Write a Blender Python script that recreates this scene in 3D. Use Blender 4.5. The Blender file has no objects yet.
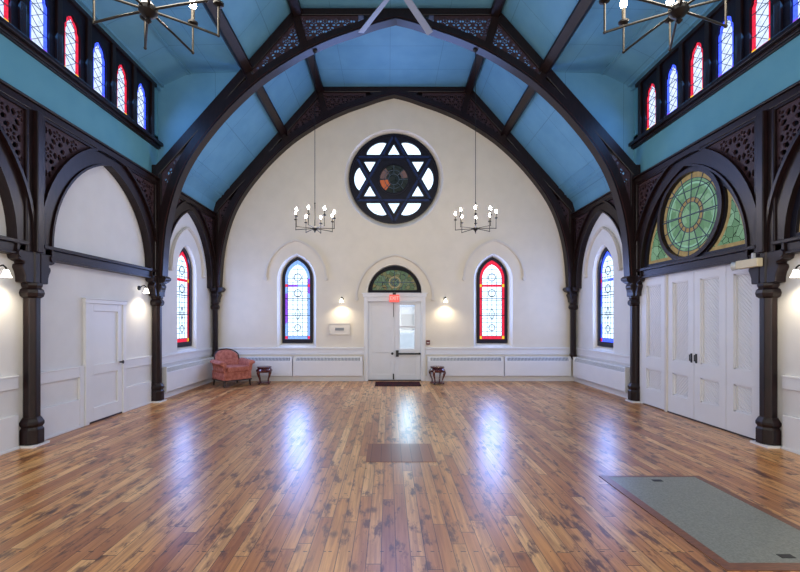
import bpy, bmesh, math, random
from mathutils import Vector
random.seed(7)
PI = math.pi
C = bpy.context.scene.collection
W, YB, H = 4.52, 10.625, 1.51          # half width of the hall, back wall, eye height
Y0 = -3.4                              # rear wall behind the camera
BAYS = [7.91, 5.14, 2.37]              # column positions
SC = 1.1                               # overall scale applied at the end

# ------------------------------------------------------------------ materials
def lin(c):
    return tuple((x/12.92 if x <= .04045 else ((x+.055)/1.055)**2.4) for x in c)
def rgb(r, g, b): return lin((r/255, g/255, b/255)) + (1,)
class NT:
    def __init__(s, name):
        s.m = bpy.data.materials.new(name); s.m.use_nodes = True
        s.t = s.m.node_tree; s.n = s.t.nodes; s.l = s.t.links
        s.n.clear(); s.out = s.n.new('ShaderNodeOutputMaterial')
    def node(s, typ, **kw):
        n = s.n.new('ShaderNode'+typ)
        for k, v in kw.items(): setattr(n, k, v)
        return n
    def put(s, sock, v):
        if hasattr(v, 'is_output') or hasattr(v, 'links'): s.l.new(v, sock)
        else: sock.default_value = v
    def math(s, op, a, b=0.0, c=None):
        n = s.node('Math', operation=op)
        s.put(n.inputs[0], a); s.put(n.inputs[1], b)
        if c is not None: s.put(n.inputs[2], c)
        return n.outputs[0]
    def obj(s): return s.node('TexCoord').outputs['Object']
    def mapping(s, v, scale=(1,1,1), loc=(0,0,0)):
        n = s.node('Mapping'); s.l.new(v, n.inputs[0])
        n.inputs['Scale'].default_value = scale; n.inputs['Location'].default_value = loc
        return n.outputs[0]
    def noise(s, v, scale=5, detail=3, rough=.5):
        n = s.node('TexNoise'); s.l.new(v, n.inputs['Vector'])
        n.inputs['Scale'].default_value = scale; n.inputs['Detail'].default_value = detail
        n.inputs['Roughness'].default_value = rough
        return n.outputs['Fac']
    def ramp(s, f, stops):
        n = s.node('ValToRGB'); s.l.new(f, n.inputs[0]); e = n.color_ramp.elements
        while len(e) < len(stops): e.new(.5)
        for i, (p, c) in enumerate(stops): e[i].position = p; e[i].color = c
        return n.outputs[0]
    def mix(s, f, a, b, blend='MIX'):
        n = s.node('MixRGB', blend_type=blend); s.put(n.inputs[0], f); s.put(n.inputs[1], a); s.put(n.inputs[2], b)
        return n.outputs[0]
    def bsdf(s, color, rough=.5, spec=.5, bump=None, bs=.2, bd=.01, coat=0, metal=0, coat_r=.1):
        b = s.node('BsdfPrincipled')
        s.put(b.inputs['Base Color'], color); s.put(b.inputs['Roughness'], rough)
        b.inputs['Specular IOR Level'].default_value = spec
        b.inputs['Metallic'].default_value = metal
        b.inputs['Coat Weight'].default_value = coat; b.inputs['Coat Roughness'].default_value = coat_r
        if bump is not None:
            n = s.node('Bump'); s.l.new(bump, n.inputs['Height']); n.inputs['Strength'].default_value = bs
            n.inputs['Distance'].default_value = bd; s.l.new(n.outputs[0], b.inputs['Normal'])
        s.l.new(b.outputs[0], s.out.inputs[0]); return b
def simple(name, col, rough=.5, spec=.5, var=.08, scale=6, metal=0, coat=0, bs=.0, stretch=(1,1,1)):
    t = NT(name); v = t.mapping(t.obj(), stretch)
    f = t.noise(v, scale, 4)
    lo = tuple(x*(1-var*2) for x in col[:3])+(1,); hi = tuple(min(1, x*(1+var)) for x in col[:3])+(1,)
    c = t.ramp(f, [(.3, lo), (.7, hi)])
    t.bsdf(c, rough, spec, f if bs else None, bs, .004, coat, metal)
    return t.m
def emit(name, col, strength, var=0.0, scale=14):
    t = NT(name); e = t.node('Emission')
    if var:
        f = t.noise(t.obj(), scale, 3)
        c = t.ramp(f, [(.3, tuple(x*(1-var) for x in col[:3])+(1,)), (.7, col)])
        t.l.new(c, e.inputs[0])
    else: e.inputs[0].default_value = col
    e.inputs[1].default_value = strength
    g = t.node('BsdfGlossy'); g.inputs['Roughness'].default_value = .15
    mx = t.node('AddShader') ; 
    fr = t.node('MixShader'); fr.inputs[0].default_value = .02
    t.l.new(e.outputs[0], fr.inputs[1]); t.l.new(g.outputs[0], fr.inputs[2])
    t.n.remove(mx); t.l.new(fr.outputs[0], t.out.inputs[0])
    return t.m
M = {}
M['plaster'] = simple('white_plaster', rgb(220,212,196), .75, .25, .02, 3, bs=.05)
M['plaster_side'] = simple('white_side_plaster', rgb(220,219,216), .75, .25, .02, 3, bs=.05)
M['paint'] = simple('white_gloss_paint', rgb(222,222,222), .42, .4, .015, 3)
M['mould'] = simple('cream_moulding', rgb(212,206,196), .6, .3, .02, 5)
M['dark'] = simple('dark_stained_oak', rgb(30,15,16), .36, .38, .3, 9, coat=0, bs=.15, stretch=(3,3,.6))
M['darkred'] = simple('red_brown_bead', rgb(70,38,36), .42, .35, .15, 9)
M['carve'] = simple('carved_brown_oak', rgb(66,48,54), .5, .35, .2, 20, bs=.1)
M['backing'] = simple('black_stained_board', rgb(14,12,20), .6, .2, .2, 6)
M['frame'] = simple('blue_black_frame_paint', rgb(20,18,32), .45, .3, .2, 9)
M['star'] = simple('star_blue_glow_tint', rgb(30,48,92), .4, .35, .15, 9)  # blue glow of the window light put into the bars' colour
M['black'] = simple('black_iron', rgb(20,20,22), .4, .5, .1, 9, metal=.3)
M['grey_metal'] = simple('aged_iron', rgb(48,46,42), .38, .5, .15, 9, metal=.6)
M['steel'] = simple('brushed_steel', rgb(150,150,150), .3, .5, .05, 9, metal=.9)
M['candle'] = simple('bronze_candle_sleeve', rgb(70,66,58), .5, .4, .05, 9)
M['bulb'] = emit('lit_bulb', (1,.86,.66,1), 90)
M['shade'] = emit('lit_sconce_glass', (1,.93,.78,1), 7)
M['sash'] = simple('fan_blade_white', rgb(132,138,150), .45, .5, .03, 4)
M['grille'] = simple('grey_grille_metal', rgb(120,124,128), .45, .5, .05, 20)
M['exit'] = emit('exit_sign_red', (1,.11,.09,1), 1.0)
M['exit_text'] = emit('exit_letter_glow', (1,.42,.35,1), 1.3)
M['redplastic'] = simple('dark_red_plastic', rgb(105,35,32), .4, .5, .05, 9)
M['beige'] = simple('cream_plastic_housing', rgb(215,203,170), .4, .5, .04, 9)
M['lens'] = simple('clear_lamp_lens', rgb(190,195,200), .1, .8, .04, 9)
M['mahogany'] = simple('red_mahogany', rgb(78,22,24), .25, .6, .25, 12, coat=.5)
M['walnut'] = simple('dark_walnut', rgb(38,20,18), .35, .5, .2, 10)
M['hatchwood'] = simple('reddish_hatch_border', rgb(128,76,50), .35, .5, .2, 14, stretch=(1,6,1))
def upholstery():
    t = NT('salmon_brocade'); o = t.obj()
    w = t.node('TexVoronoi'); w.inputs['Scale'].default_value = 26; t.l.new(o, w.inputs['Vector'])
    f = t.noise(o, 14, 4)
    a = t.ramp(f, [(.3, rgb(142,78,66)), (.7, rgb(190,120,102))])
    c = t.mix(t.math('LESS_THAN', w.outputs['Distance'], .25), a, rgb(160,88,66))
    t.bsdf(c, .8, .2, f, .3, .004); return t.m
M['fabric'] = upholstery()
def floorwood():
    t = NT('varnished_pine_boards'); o = t.obj()
    sp = t.node('SeparateXYZ'); t.l.new(o, sp.inputs[0]); x, y = sp.outputs[0], sp.outputs[1]
    xr = t.math('DIVIDE', x, .104); row = t.math('FLOOR', xr); fx = t.math('FRACT', xr)
    wn = t.node('TexWhiteNoise', noise_dimensions='1D'); t.l.new(row, wn.inputs['W'])
    yr = t.math('ADD', t.math('DIVIDE', y, 1.7), t.math('MULTIPLY', wn.outputs[0], 9.0))
    seg = t.math('FLOOR', yr); fy = t.math('FRACT', yr)
    cb = t.node('CombineXYZ'); t.l.new(row, cb.inputs[0]); t.l.new(seg, cb.inputs[1])
    w2 = t.node('TexWhiteNoise', noise_dimensions='3D'); t.l.new(cb.outputs[0], w2.inputs['Vector'])
    base = t.ramp(w2.outputs[0], [(0, rgb(172,108,62)), (.3, rgb(202,138,80)), (.65, rgb(220,160,96)), (1, rgb(238,186,122))])
    # offset grain per board
    vm = t.node('VectorMath', operation='ADD'); t.l.new(o, vm.inputs[0])
    sc = t.node('VectorMath', operation='SCALE'); t.l.new(w2.outputs[1], sc.inputs[0]); sc.inputs['Scale'].default_value = 7
    t.l.new(sc.outputs[0], vm.inputs[1])
    g = t.noise(t.mapping(vm.outputs[0], (38, 1.6, 1)), 1.0, 4, .6)
    c = t.mix(t.ramp(g, [(.36, (0,0,0,1)), (.66, (1,1,1,1))]), base, rgb(128,70,40), 'MIX')
    c = t.mix(.62, base, c)
    g2 = t.noise(t.mapping(vm.outputs[0], (10, 3.2, 1)), 1.0, 4, .66)
    st = t.ramp(g2, [(.54, (0,0,0,1)), (.64, (1,1,1,1))])
    c = t.mix(t.math('MULTIPLY', st, .85), c, rgb(78,42,34))
    vo = t.node('TexVoronoi'); t.l.new(t.mapping(vm.outputs[0], (6, 3.2, 1)), vo.inputs['Vector']); vo.inputs['Scale'].default_value = 1
    kn = t.ramp(vo.outputs['Distance'], [(.10, (1,1,1,1)), (.24, (0,0,0,1))])
    c = t.mix(t.math('MULTIPLY', kn, .7), c, rgb(58,28,22))
    big = t.noise(o, .55, 2)
    c = t.mix(t.math('MULTIPLY', t.ramp(big, [(.45, (0,0,0,1)), (.7, (1,1,1,1))]), .25), c, rgb(120,66,44))
    gap = t.math('MAXIMUM', t.math('LESS_THAN', fx, .05), t.math('LESS_THAN', fy, .004))
    # cross nail lines
    nl = t.math('LESS_THAN', t.math('FRACT', t.math('DIVIDE', t.math('ADD', y, .01), 1.02)), .012)
    dot = t.math('GREATER_THAN', t.noise(t.mapping(o, (22, 1, 1)), 1.0, 1), .56)
    nails = t.math('MULTIPLY', nl, dot)
    c = t.mix(t.math('MULTIPLY', gap, .85), c, rgb(48,26,18))
    c = t.mix(t.math('MULTIPLY', nails, .85), c, rgb(44,26,20))
    r = t.math('ADD', t.math('MULTIPLY', g2, .12), .24)
    hgt = t.math('SUBTRACT', t.math('MULTIPLY', g, .35), gap)
    t.bsdf(c, r, .6, hgt, .2, .0015, 0); return t.m
M['floor'] = floorwood()
def patchwood():
    t = NT('darker_patch_boards'); o = t.obj()
    sp = t.node('SeparateXYZ'); t.l.new(o, sp.inputs[0])
    xr = t.math('DIVIDE', sp.outputs[0], .123); fx = t.math('FRACT', xr)
    wn = t.node('TexWhiteNoise', noise_dimensions='1D'); t.l.new(t.math('FLOOR', xr), wn.inputs['W'])
    c = t.ramp(wn.outputs[0], [(0, rgb(136,80,54)), (1, rgb(168,106,70))])
    g = t.noise(t.mapping(o, (30, 2, 1)), 1, 4)
    c = t.mix(t.math('MULTIPLY', g, .4), c, rgb(92,52,38))
    c = t.mix(t.math('LESS_THAN', fx, .04), c, rgb(40,24,18))
    t.bsdf(c, .36, .3); return t.m
M['patch'] = patchwood()
def bluepaint(name, a, b, lines=True):
    t = NT(name); o = t.obj(); sp = t.node('SeparateXYZ'); t.l.new(o, sp.inputs[0])
    f = t.noise(o, 2.2, 3)
    c = t.ramp(f, [(.3, a), (.7, b)])
    bump = f
    if lines:
        ly = t.math('LESS_THAN', t.math('FRACT', t.math('DIVIDE', t.math('ADD', sp.outputs[1], .3), .92)), .009)
        lx = t.math('LESS_THAN', t.math('FRACT', t.math('DIVIDE', t.math('ADD', sp.outputs[0], .12), 1.22)), .007)
        ln = t.math('MAXIMUM', ly, lx)
        c = t.mix(t.math('MULTIPLY', ln, .45), c, rgb(25,60,80))
    t.bsdf(c, .55, .3); return t.m
M['blue'] = bluepaint('teal_blue_ceiling_paint', rgb(92,148,180), rgb(103,158,188))
M['bluewall'] = bluepaint('teal_wall_paint', rgb(92,154,176), rgb(102,162,182), False)
def linoleum():
    t = NT('grey_green_linoleum'); o = t.obj(); f = t.noise(o, 60, 4, .7); f2 = t.noise(o, 3, 2)
    c = t.ramp(f, [(.35, rgb(118,119,108)), (.65, rgb(148,149,137))])
    c = t.mix(t.math('MULTIPLY', f2, .25), c, rgb(96,98,90))
    t.bsdf(c, .38, .4); return t.m
M['lino'] = linoleum()
def rugm():
    t = NT('maroon_patterned_pile'); o = t.obj()
    v = t.node('TexVoronoi'); t.l.new(o, v.inputs['Vector']); v.inputs['Scale'].default_value = 16
    c = t.ramp(v.outputs['Distance'], [(.2, rgb(92,30,34)), (.5, rgb(40,18,22)), (.8, rgb(28,18,24))])
    t.bsdf(c, .9, .1); return t.m
M['rug'] = rugm()
# stained glass: panes carry colour, lit from outside
def mosaic(name, cols, strength, scale, lead=.03):
    t = NT(name); o = t.obj()
    v = t.node('TexVoronoi'); t.l.new(o, v.inputs['Vector']); v.inputs['Scale'].default_value = scale
    d = t.node('TexVoronoi', feature='DISTANCE_TO_EDGE'); t.l.new(o, d.inputs['Vector']); d.inputs['Scale'].default_value = scale
    s = t.node('SeparateColor'); t.l.new(v.outputs['Color'], s.inputs[0])
    c = t.ramp(s.outputs[0], [((i+.0)/max(1, len(cols)-1), k) for i, k in enumerate(cols)])
    c = t.mix(t.math('MULTIPLY', t.noise(o, 40, 3), .45), c, tuple(x*.35 for x in cols[0][:3])+(1,))
    c = t.mix(t.math('LESS_THAN', d.outputs['Distance'], lead), c, (.004,.006,.006,1))
    e = t.node('Emission'); t.l.new(c, e.inputs[0]); e.inputs[1].default_value = strength
    g = t.node('BsdfGlossy'); g.inputs['Roughness'].default_value = .2
    mx = t.node('MixShader'); mx.inputs[0].default_value = .015
    t.l.new(e.outputs[0], mx.inputs[1]); t.l.new(g.outputs[0], mx.inputs[2]); t.l.new(mx.outputs[0], t.out.inputs[0])
    return t.m
GW = 2.3
M['gwhite'] = emit('daylit_pale_glass', (.62,.80,1,1), GW, .25, 9)
M['gclear'] = emit('daylit_clerestory_glass', (.62,.74,1,1), 1.7, .4, 13)
M['gred'] = emit('red_glass', (1,.035,.09,1), 1.1, .35, 30)
M['gblue'] = emit('blue_glass', (.05,.10,1,1), 2.6, .45, 26)
M['gpaleblue'] = emit('pale_blue_glass', (.25,.45,1,1), 1.5, .4, 26)
M['gviolet'] = emit('violet_glass', (.32,.10,.9,1), 1.2, .3, 26)
M['gyellow'] = emit('yellow_glass', (1,.55,.03,1), 1.3)
M['gmagenta'] = emit('crimson_corner_glass', (1,.03,.12,1), 1.0)
M['ggreen'] = mosaic('green_opal_glass', [rgb(112,156,122), rgb(130,176,140), rgb(156,200,168)], .72, 9, .0)
M['ggreen2'] = mosaic('green_leaded_glass', [rgb(108,150,116), rgb(128,172,136), rgb(152,196,164)], .72, 7, .022)
M['gamber'] = emit('amber_opal_glass', rgb(182,160,116), .62, .3, 12)
M['gmint'] = emit('pale_mint_glass', rgb(160,214,186), .7, .2, 12)
M['gtransom'] = mosaic('leaded_transom_glass', [rgb(84,108,62), rgb(104,140,110), rgb(140,120,60), rgb(108,150,128)], .62, 9, .03)
M['gmedal'] = mosaic('dark_medallion_glass', [rgb(52,62,66), rgb(66,74,76), rgb(58,64,60)], .5, 7, .03)
M['gorange'] = emit('orange_medallion_glass', rgb(196,106,70), .8, .2, 20)
M['gpink'] = emit('pink_medallion_glass', rgb(130,104,104), .6, .2, 20)
M['rearfill'] = emit('rear_fill_glass', (.9,.95,1,1), 1.2)  # glowing pane of the added rear windows, fill light only
M['lead'] = simple('lead_came', rgb(70,86,100), .6, .3, .1, 9)
def clearglass():
    t = NT('clear_window_glass'); a = t.node('BsdfTransparent'); g = t.node('BsdfGlossy'); g.inputs['Roughness'].default_value = .05
    m = t.node('MixShader'); m.inputs[0].default_value = .08
    t.l.new(a.outputs[0], m.inputs[1]); t.l.new(g.outputs[0], m.inputs[2]); t.l.new(m.outputs[0], t.out.inputs[0]); return t.m
M['clear'] = clearglass()
M['house'] = simple('outside_grey_siding', rgb(185,190,196), .8, .2, .05, 6)
M['houseroof'] = simple('outside_blue_roof', rgb(70,110,150), .7, .3, .05, 6)
M['snow'] = simple('outside_pale_ground', rgb(200,205,210), .9, .1, .03, 2)

# ------------------------------------------------------------------ builder
ML = lambda u, v, d: (-W+d, u, v)      # left wall: u along Y, v up, d out of the wall
MR = lambda u, v, d: (W-d, u, v)
MBK = lambda u, v, d: (u, YB-d, v)     # back wall
def side(s): return ML if s < 0 else MR

class MB:
    def __init__(s): s.v = []; s.f = []; s.m = []; s.mats = []
    def mi(s, mat):
        if mat is None: return 0
        if mat not in s.mats: s.mats.append(mat)
        return s.mats.index(mat)
    def add(s, vs, fs, mat=None):
        o = len(s.v); s.v += [tuple(p) for p in vs]; k = s.mi(mat)
        for f in fs: s.f.append([i+o for i in f]); s.m.append(k)
        return s
    def box(s, x0, x1, y0, y1, z0, z1, mp=None, mat=None):
        P = [(x, y, z) for x in (x0, x1) for y in (y0, y1) for z in (z0, z1)]
        if mp: P = [mp(*p) for p in P]
        return s.add(P, [(0,1,3,2),(4,6,7,5),(0,4,5,1),(2,3,7,6),(0,2,6,4),(1,5,7,3)], mat)
    def prism(s, poly, d0, d1, mp, mat=None):
        n = len(poly)
        P = [mp(u, v, d0) for u, v in poly] + [mp(u, v, d1) for u, v in poly]
        F = [tuple(range(n)), tuple(range(2*n-1, n-1, -1))] + [(i, (i+1) % n, n+(i+1) % n, n+i) for i in range(n)]
        return s.add(P, F, mat)
    def ribbon(s, A, B, d0, d1, mp, closed=False, mat=None):
        n = len(A); P = []
        for a, b in zip(A, B): P += [mp(a[0], a[1], d0), mp(b[0], b[1], d0), mp(b[0], b[1], d1), mp(a[0], a[1], d1)]
        F = []
        for i in range(n if closed else n-1):
            j = (i+1) % n
            for k in range(4): F.append((4*i+k, 4*i+(k+1) % 4, 4*j+(k+1) % 4, 4*j+k))
        if not closed: F += [(0,1,2,3), (4*n-1, 4*n-2, 4*n-3, 4*n-4)]
        return s.add(P, F, mat)
    def flat(s, poly, d, mp, mat=None):
        return s.add([mp(u, v, d) for u, v in poly], [tuple(range(len(poly)))], mat)
    def flatring(s, A, B, d, mp, mat=None, closed=True, dB=None):
        n = len(A); P = [mp(u, v, d) for u, v in A] + [mp(u, v, d if dB is None else dB) for u, v in B]
        return s.add(P, [(i, (i+1) % n, n+(i+1) % n, n+i) for i in range(n if closed else n-1)], mat)
    def bar(s, p, q, w, d0, d1, mp, mat=None):
        dx, dy = q[0]-p[0], q[1]-p[1]; L = math.hypot(dx, dy) or 1; nx, ny = -dy/L*w/2, dx/L*w/2
        return s.prism([(p[0]+nx, p[1]+ny), (q[0]+nx, q[1]+ny), (q[0]-nx, q[1]-ny), (p[0]-nx, p[1]-ny)], d0, d1, mp, mat)
    def tube(s, pts, r, n=8, mat=None):
        pts = [Vector(p) for p in pts]; rs = r if isinstance(r, (list, tuple)) else [r]*len(pts)
        P = []; up = Vector((0, 0, 1)); prev = None
        for i, p in enumerate(pts):
            t = (pts[min(i+1, len(pts)-1)]-pts[max(i-1, 0)]).normalized()
            a = prev - t*prev.dot(t) if prev is not None else t.cross(up)
            if a.length < 1e-4: a = t.cross(Vector((1, 0, 0)))
            a.normalize(); b = t.cross(a); prev = a
            for k in range(n):
                an = 2*PI*k/n; P.append(p+(a*math.cos(an)+b*math.sin(an))*rs[i])
        F = [(i*n+k, i*n+(k+1) % n, (i+1)*n+(k+1) % n, (i+1)*n+k) for i in range(len(pts)-1) for k in range(n)]
        F += [tuple(range(n)), tuple(range(len(P)-1, len(P)-n-1, -1))]
        return s.add(P, F, mat)
    def lathe(s, prof, c=(0,0), n=16, rot=0, mat=None, sx=1, sy=1):
        P = [(c[0]+r*sx*math.cos(2*PI*k/n+rot), c[1]+r*sy*math.sin(2*PI*k/n+rot), z) for r, z in prof for k in range(n)]
        F = [(i*n+k, i*n+(k+1) % n, (i+1)*n+(k+1) % n, (i+1)*n+k) for i in range(len(prof)-1) for k in range(n)]
        F += [tuple(range(n))[::-1], tuple(range(len(P)-n, len(P)))]
        return s.add(P, F, mat)
    def sphere(s, c, r, n=12, sz=1, mat=None):
        prof = [(max(1e-4, r*math.sin(PI*i/8)), c[2]-r*sz*math.cos(PI*i/8)) for i in range(9)]
        return s.lathe(prof, c[:2], n, 0, mat)
    def holed(s, outer, holes, d0, d1, mp, mat=None):
        cu = bpy.data.curves.new('t', 'CURVE'); cu.dimensions = '2D'; cu.fill_mode = 'BOTH'; cu.extrude = .5
        for poly in [outer]+holes:
            sp = cu.splines.new('POLY'); sp.points.add(len(poly)-1); sp.use_cyclic_u = True
            for pt, (u, v) in zip(sp.points, poly): pt.co = (u, v, 0, 1)
        ob = bpy.data.objects.new('t', cu); me = bpy.data.meshes.new_from_object(ob)
        P = [mp(v.co.x, v.co.y, d0 if v.co.z < 0 else d1) for v in me.vertices]
        s.add(P, [tuple(p.vertices) for p in me.polygons], mat)
        bpy.data.objects.remove(ob); bpy.data.curves.remove(cu); bpy.data.meshes.remove(me)
        return s
    def build(s, name, mat=None, parent=None, smooth=False, bevel=0, rootloc=None):
        me = bpy.data.meshes.new(name)
        o = bpy.data.objects.new(name, me); C.objects.link(o)
        org = Vector((0, 0, 0))
        if parent is not None:
            o.parent = parent; q = parent
            while q is not None: org += q.location; q = q.parent
        elif rootloc is not None:
            org = Vector(rootloc); o.location = rootloc
        me.from_pydata([tuple(Vector(p)-org) for p in s.v], [], s.f)
        mats = s.mats or [mat]
        for m in mats: me.materials.append(M[m] if isinstance(m, str) else (m or M[mat]))
        if s.mats:
            for p, k in zip(me.polygons, s.m): p.material_index = k
        bm = bmesh.new(); bm.from_mesh(me)
        bmesh.ops.recalc_face_normals(bm, faces=bm.faces)
        bm.to_mesh(me); bm.free()
        if smooth:
            for p in me.polygons: p.use_smooth = True
            try: me.set_sharp_from_angle(angle=math.radians(38))
            except Exception: pass
        if bevel:
            b = o.modifiers.new('bevel', 'BEVEL'); b.width = bevel; b.segments = 2; b.limit_method = 'ANGLE'
        return o
def thing(name, label, cat, loc, group=None, rot=0, kind=None):
    o = bpy.data.objects.new(name, None); C.objects.link(o); o.location = loc; o.rotation_euler = (0, 0, rot)
    o.empty_display_size = .1
    return tag(o, label, cat, group, kind)
def tag(o, label, cat, group=None, kind=None):
    if label: o['label'] = label
    if cat: o['category'] = cat
    if group: o['group'] = group
    if kind: o['kind'] = kind
    return o
def copy_tree(o, parent=None):
    c = o.copy(); C.objects.link(c)
    if parent is not None: c.parent = parent
    for ch in list(o.children): copy_tree(ch, c)
    return c

# ------------------------------------------------------------------ 2D shapes
def pointed(a, h, cu, z0, n=10):
    """arc points from right spring over apex to left spring"""
    c = (h*h-a*a)/(2*a); R = a+c; th = math.acos(max(-1, min(1, c/R)))
    right = [(cu-c+R*math.cos(th*i/n), z0+R*math.sin(th*i/n)) for i in range(n+1)]
    left = [(2*cu-u, z) for u, z in right[:-1]][::-1]
    return right+left
def lancet(a, h, cu, zb, zs, n=10):
    return [(cu-a, zb), (cu+a, zb)] + pointed(a, h, cu, zs, n)
def circle(cu, cz, r, n=40, a0=0): return [(cu+r*math.cos(a0+2*PI*i/n), cz+r*math.sin(a0+2*PI*i/n)) for i in range(n)]
def inside(p, poly):
    x, y = p; r = False; n = len(poly)
    for i in range(n):
        x1, y1 = poly[i]; x2, y2 = poly[(i+1) % n]
        if (y1 > y) != (y2 > y) and x < (x2-x1)*(y-y1)/(y2-y1)+x1: r = not r
    return r
def dist_edge(p, poly):
    m = 9; n = len(poly)
    for i in range(n):
        a = Vector(poly[i]); b = Vector(poly[(i+1) % n]); q = Vector(p); ab = b-a
        t = max(0, min(1, (q-a).dot(ab)/max(1e-9, ab.length_squared))); m = min(m, (q-a-ab*t).length)
    return m
def petal(cx, cz, ang, r0, r1, w):
    ca, sa = math.cos(ang), math.sin(ang); L = r1-r0
    loc = [(r0, 0), (r0+L*.45, w/2), (r0+L*.8, w*.4), (r1, 0), (r0+L*.8, -w*.4), (r0+L*.45, -w/2)]
    return [(cx+x*ca-y*sa, cz+x*sa+y*ca) for x, y in loc]
def tracery_holes(poly, cell=.17, margin=.025):
    """pierced flowers: eight petals about each centre, small triangles between, all inside the outline"""
    xs = [p[0] for p in poly]; zs = [p[1] for p in poly]; H_ = []
    r = cell*.5; z = min(zs)+r*.4; row = 0
    while z < max(zs):
        x = min(xs)+(r if row % 2 else 0)*1.0
        while x < max(xs):
            for k in range(6):
                h = petal(x, z, PI/6+k*PI/3, r*.12, r*.48, r*.26)
                if all(inside(q, poly) and dist_edge(q, poly) > margin for q in h): H_.append(h)
                h = petal(x, z, k*PI/3, r*.50, r*.96, r*.60)
                if all(inside(q, poly) and dist_edge(q, poly) > margin for q in h): H_.append(h)
            x += cell*.98
        z += cell*.9; row += 1
    return H_

# ------------------------------------------------------------------ shell
fl = MB().box(-W, W, Y0, YB, -.1, 0).build('floor', 'floor'); tag(fl, 'varnished honey and brown pine board floor', 'floor', kind='structure')

ZP = 4.14
SLO = 1.13; P1X, P1Z = 1.875, 7.28
def roofz(x): return P1Z-SLO*(abs(x)-P1X)
P2X = 2.8; P2Z = roofz(P2X)
profile = [(-W, 0), (W, 0), (W, roofz(W)), (P1X, P1Z), (-P1X, P1Z), (-W, roofz(W))]
ROSE = (-.005, 5.06)
LANC = [(-2.44, 'left'), (2.48, 'right')]
DX = .015
hole_lan = [lancet(.485, .66, x, .83, 2.52, 10) for x, _ in LANC]
hole_rose = circle(ROSE[0], ROSE[1], 1.235, 64)
hole_door = [(DX-.70, .0), (DX+.70, .0), (DX+.70, 2.17)] + pointed(.68, .72, DX, 2.19, 10) + [(DX-.70, 2.17)]
wb = MB().holed(profile, hole_lan+[hole_rose, [(u, max(v, .004)) for u, v in hole_door]], -.01, 0, MBK)
wall_back = wb.build('wall_back', 'plaster'); tag(wall_back, 'tall white plaster end wall under the arched truss', 'wall', kind='structure')
for s, nm in ((-1, 'left'), (1, 'right')):
    mp = side(s)
    holes = [lancet(.44, .62, 9.25, .86, 2.54, 10)]
    o = MB().holed([(Y0, 0), (YB, 0), (YB, ZP-.05), (Y0, ZP-.05)], holes, -.01, 0, mp).build('wall_'+nm, 'plaster_side')
    tag(o, 'white plaster wall on the '+nm+' side of the hall', 'wall', kind='structure')
    o = MB().box(YB, Y0, ZP-.05, 5.0, -.01, 0, mp).build('wall_upper_'+nm, 'bluewall')
    tag(o, 'teal painted band of wall above the '+nm+' arcade', 'wall', kind='structure')
# rear wall with openings for three added fill-light windows (unseen, behind the camera)
rear_h = [lancet(.62, .9, x, 1.1, 3.6) for x in (-2.6, 0, 2.6)]
mrear = lambda u, v, d: (u, Y0+d, v)
o = MB().holed(profile, rear_h, -.01, 0, mrear).build('wall_rear', 'plaster'); tag(o, 'white wall behind the viewer', 'wall', kind='structure')
# ceilings
YC = 8.08
c = MB()
c.add([(-P1X, Y0, P1Z), (P1X, Y0, P1Z), (P1X, YB, P1Z), (-P1X, YB, P1Z)], [(0,1,2,3)])
for s in (-1, 1):
    c.add([(s*P1X, Y0, P1Z), (s*P2X, Y0, P2Z), (s*P2X, YB, P2Z), (s*P1X, YB, P1Z)], [(0,1,2,3)])
    c.add([(s*P2X, YC, P2Z), (s*W, YC, roofz(W)), (s*W, YB, roofz(W)), (s*P2X, YB, P2Z)], [(0,1,2,3)])
    c.add([(s*P2X, Y0, P2Z), (s*3.93, Y0, P2Z-.03), (s*3.93, YC, P2Z-.03), (s*P2X, YC, P2Z)], [(0,1,2,3)])
    c.add([(s*3.93, Y0, P2Z-.03), (s*W, Y0, 5.92), (s*W, YC, 5.92), (s*3.93, YC, P2Z-.03)], [(0,1,2,3)])
    c.add([(s*P2X, YC, P2Z), (s*3.93, YC, P2Z-.03), (s*W, YC, 5.92), (s*W, YC, roofz(W))], [(0,1,2,3)])
ceil = c.build('ceiling', 'blue'); tag(ceil, 'teal blue painted board ceiling of flats and slopes', 'ceiling', kind='structure')
for s, nm in ((-1, 'left'), (1, 'right')):
    t = MB()
    t.box(3.90, 3.96, Y0, YC, P2Z-.055, P2Z-.02); t.box(4.40, 4.44, Y0, YC, 5.94, 5.99); t.box(4.46, W, Y0, YC, 5.87, 5.93)
    t.v = [(s*x, y, z) for x, y, z in t.v]
    tag(t.build('trim_1' if s < 0 else 'trim_2', 'blue'), 'blue moulding lines where the '+nm+' dormer ceiling meets its wall', 'moulding', kind='structure')
    t = MB().prism([(W-.12, roofz(W-.12)-.02), (W, roofz(W)-.02), (W, roofz(W)-.2), (W-.04, roofz(W)-.16)], YC+.02, YB-.01, lambda u, v, d: (s*u, d, v))
    for xx in (4.06, 4.20, 4.26): t.prism([(xx, roofz(xx)), (xx+.03, roofz(xx+.03)), (xx+.02, roofz(xx+.03)-.02), (xx-.01, roofz(xx)-.02)], YC+.02, YB-.01, lambda u, v, d: (s*u, d, v))
    tag(t.build('trim_3' if s < 0 else 'trim_4', 'blue'), 'blue eaves moulding above the last '+nm+' bay', 'moulding', kind='structure')

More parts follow.
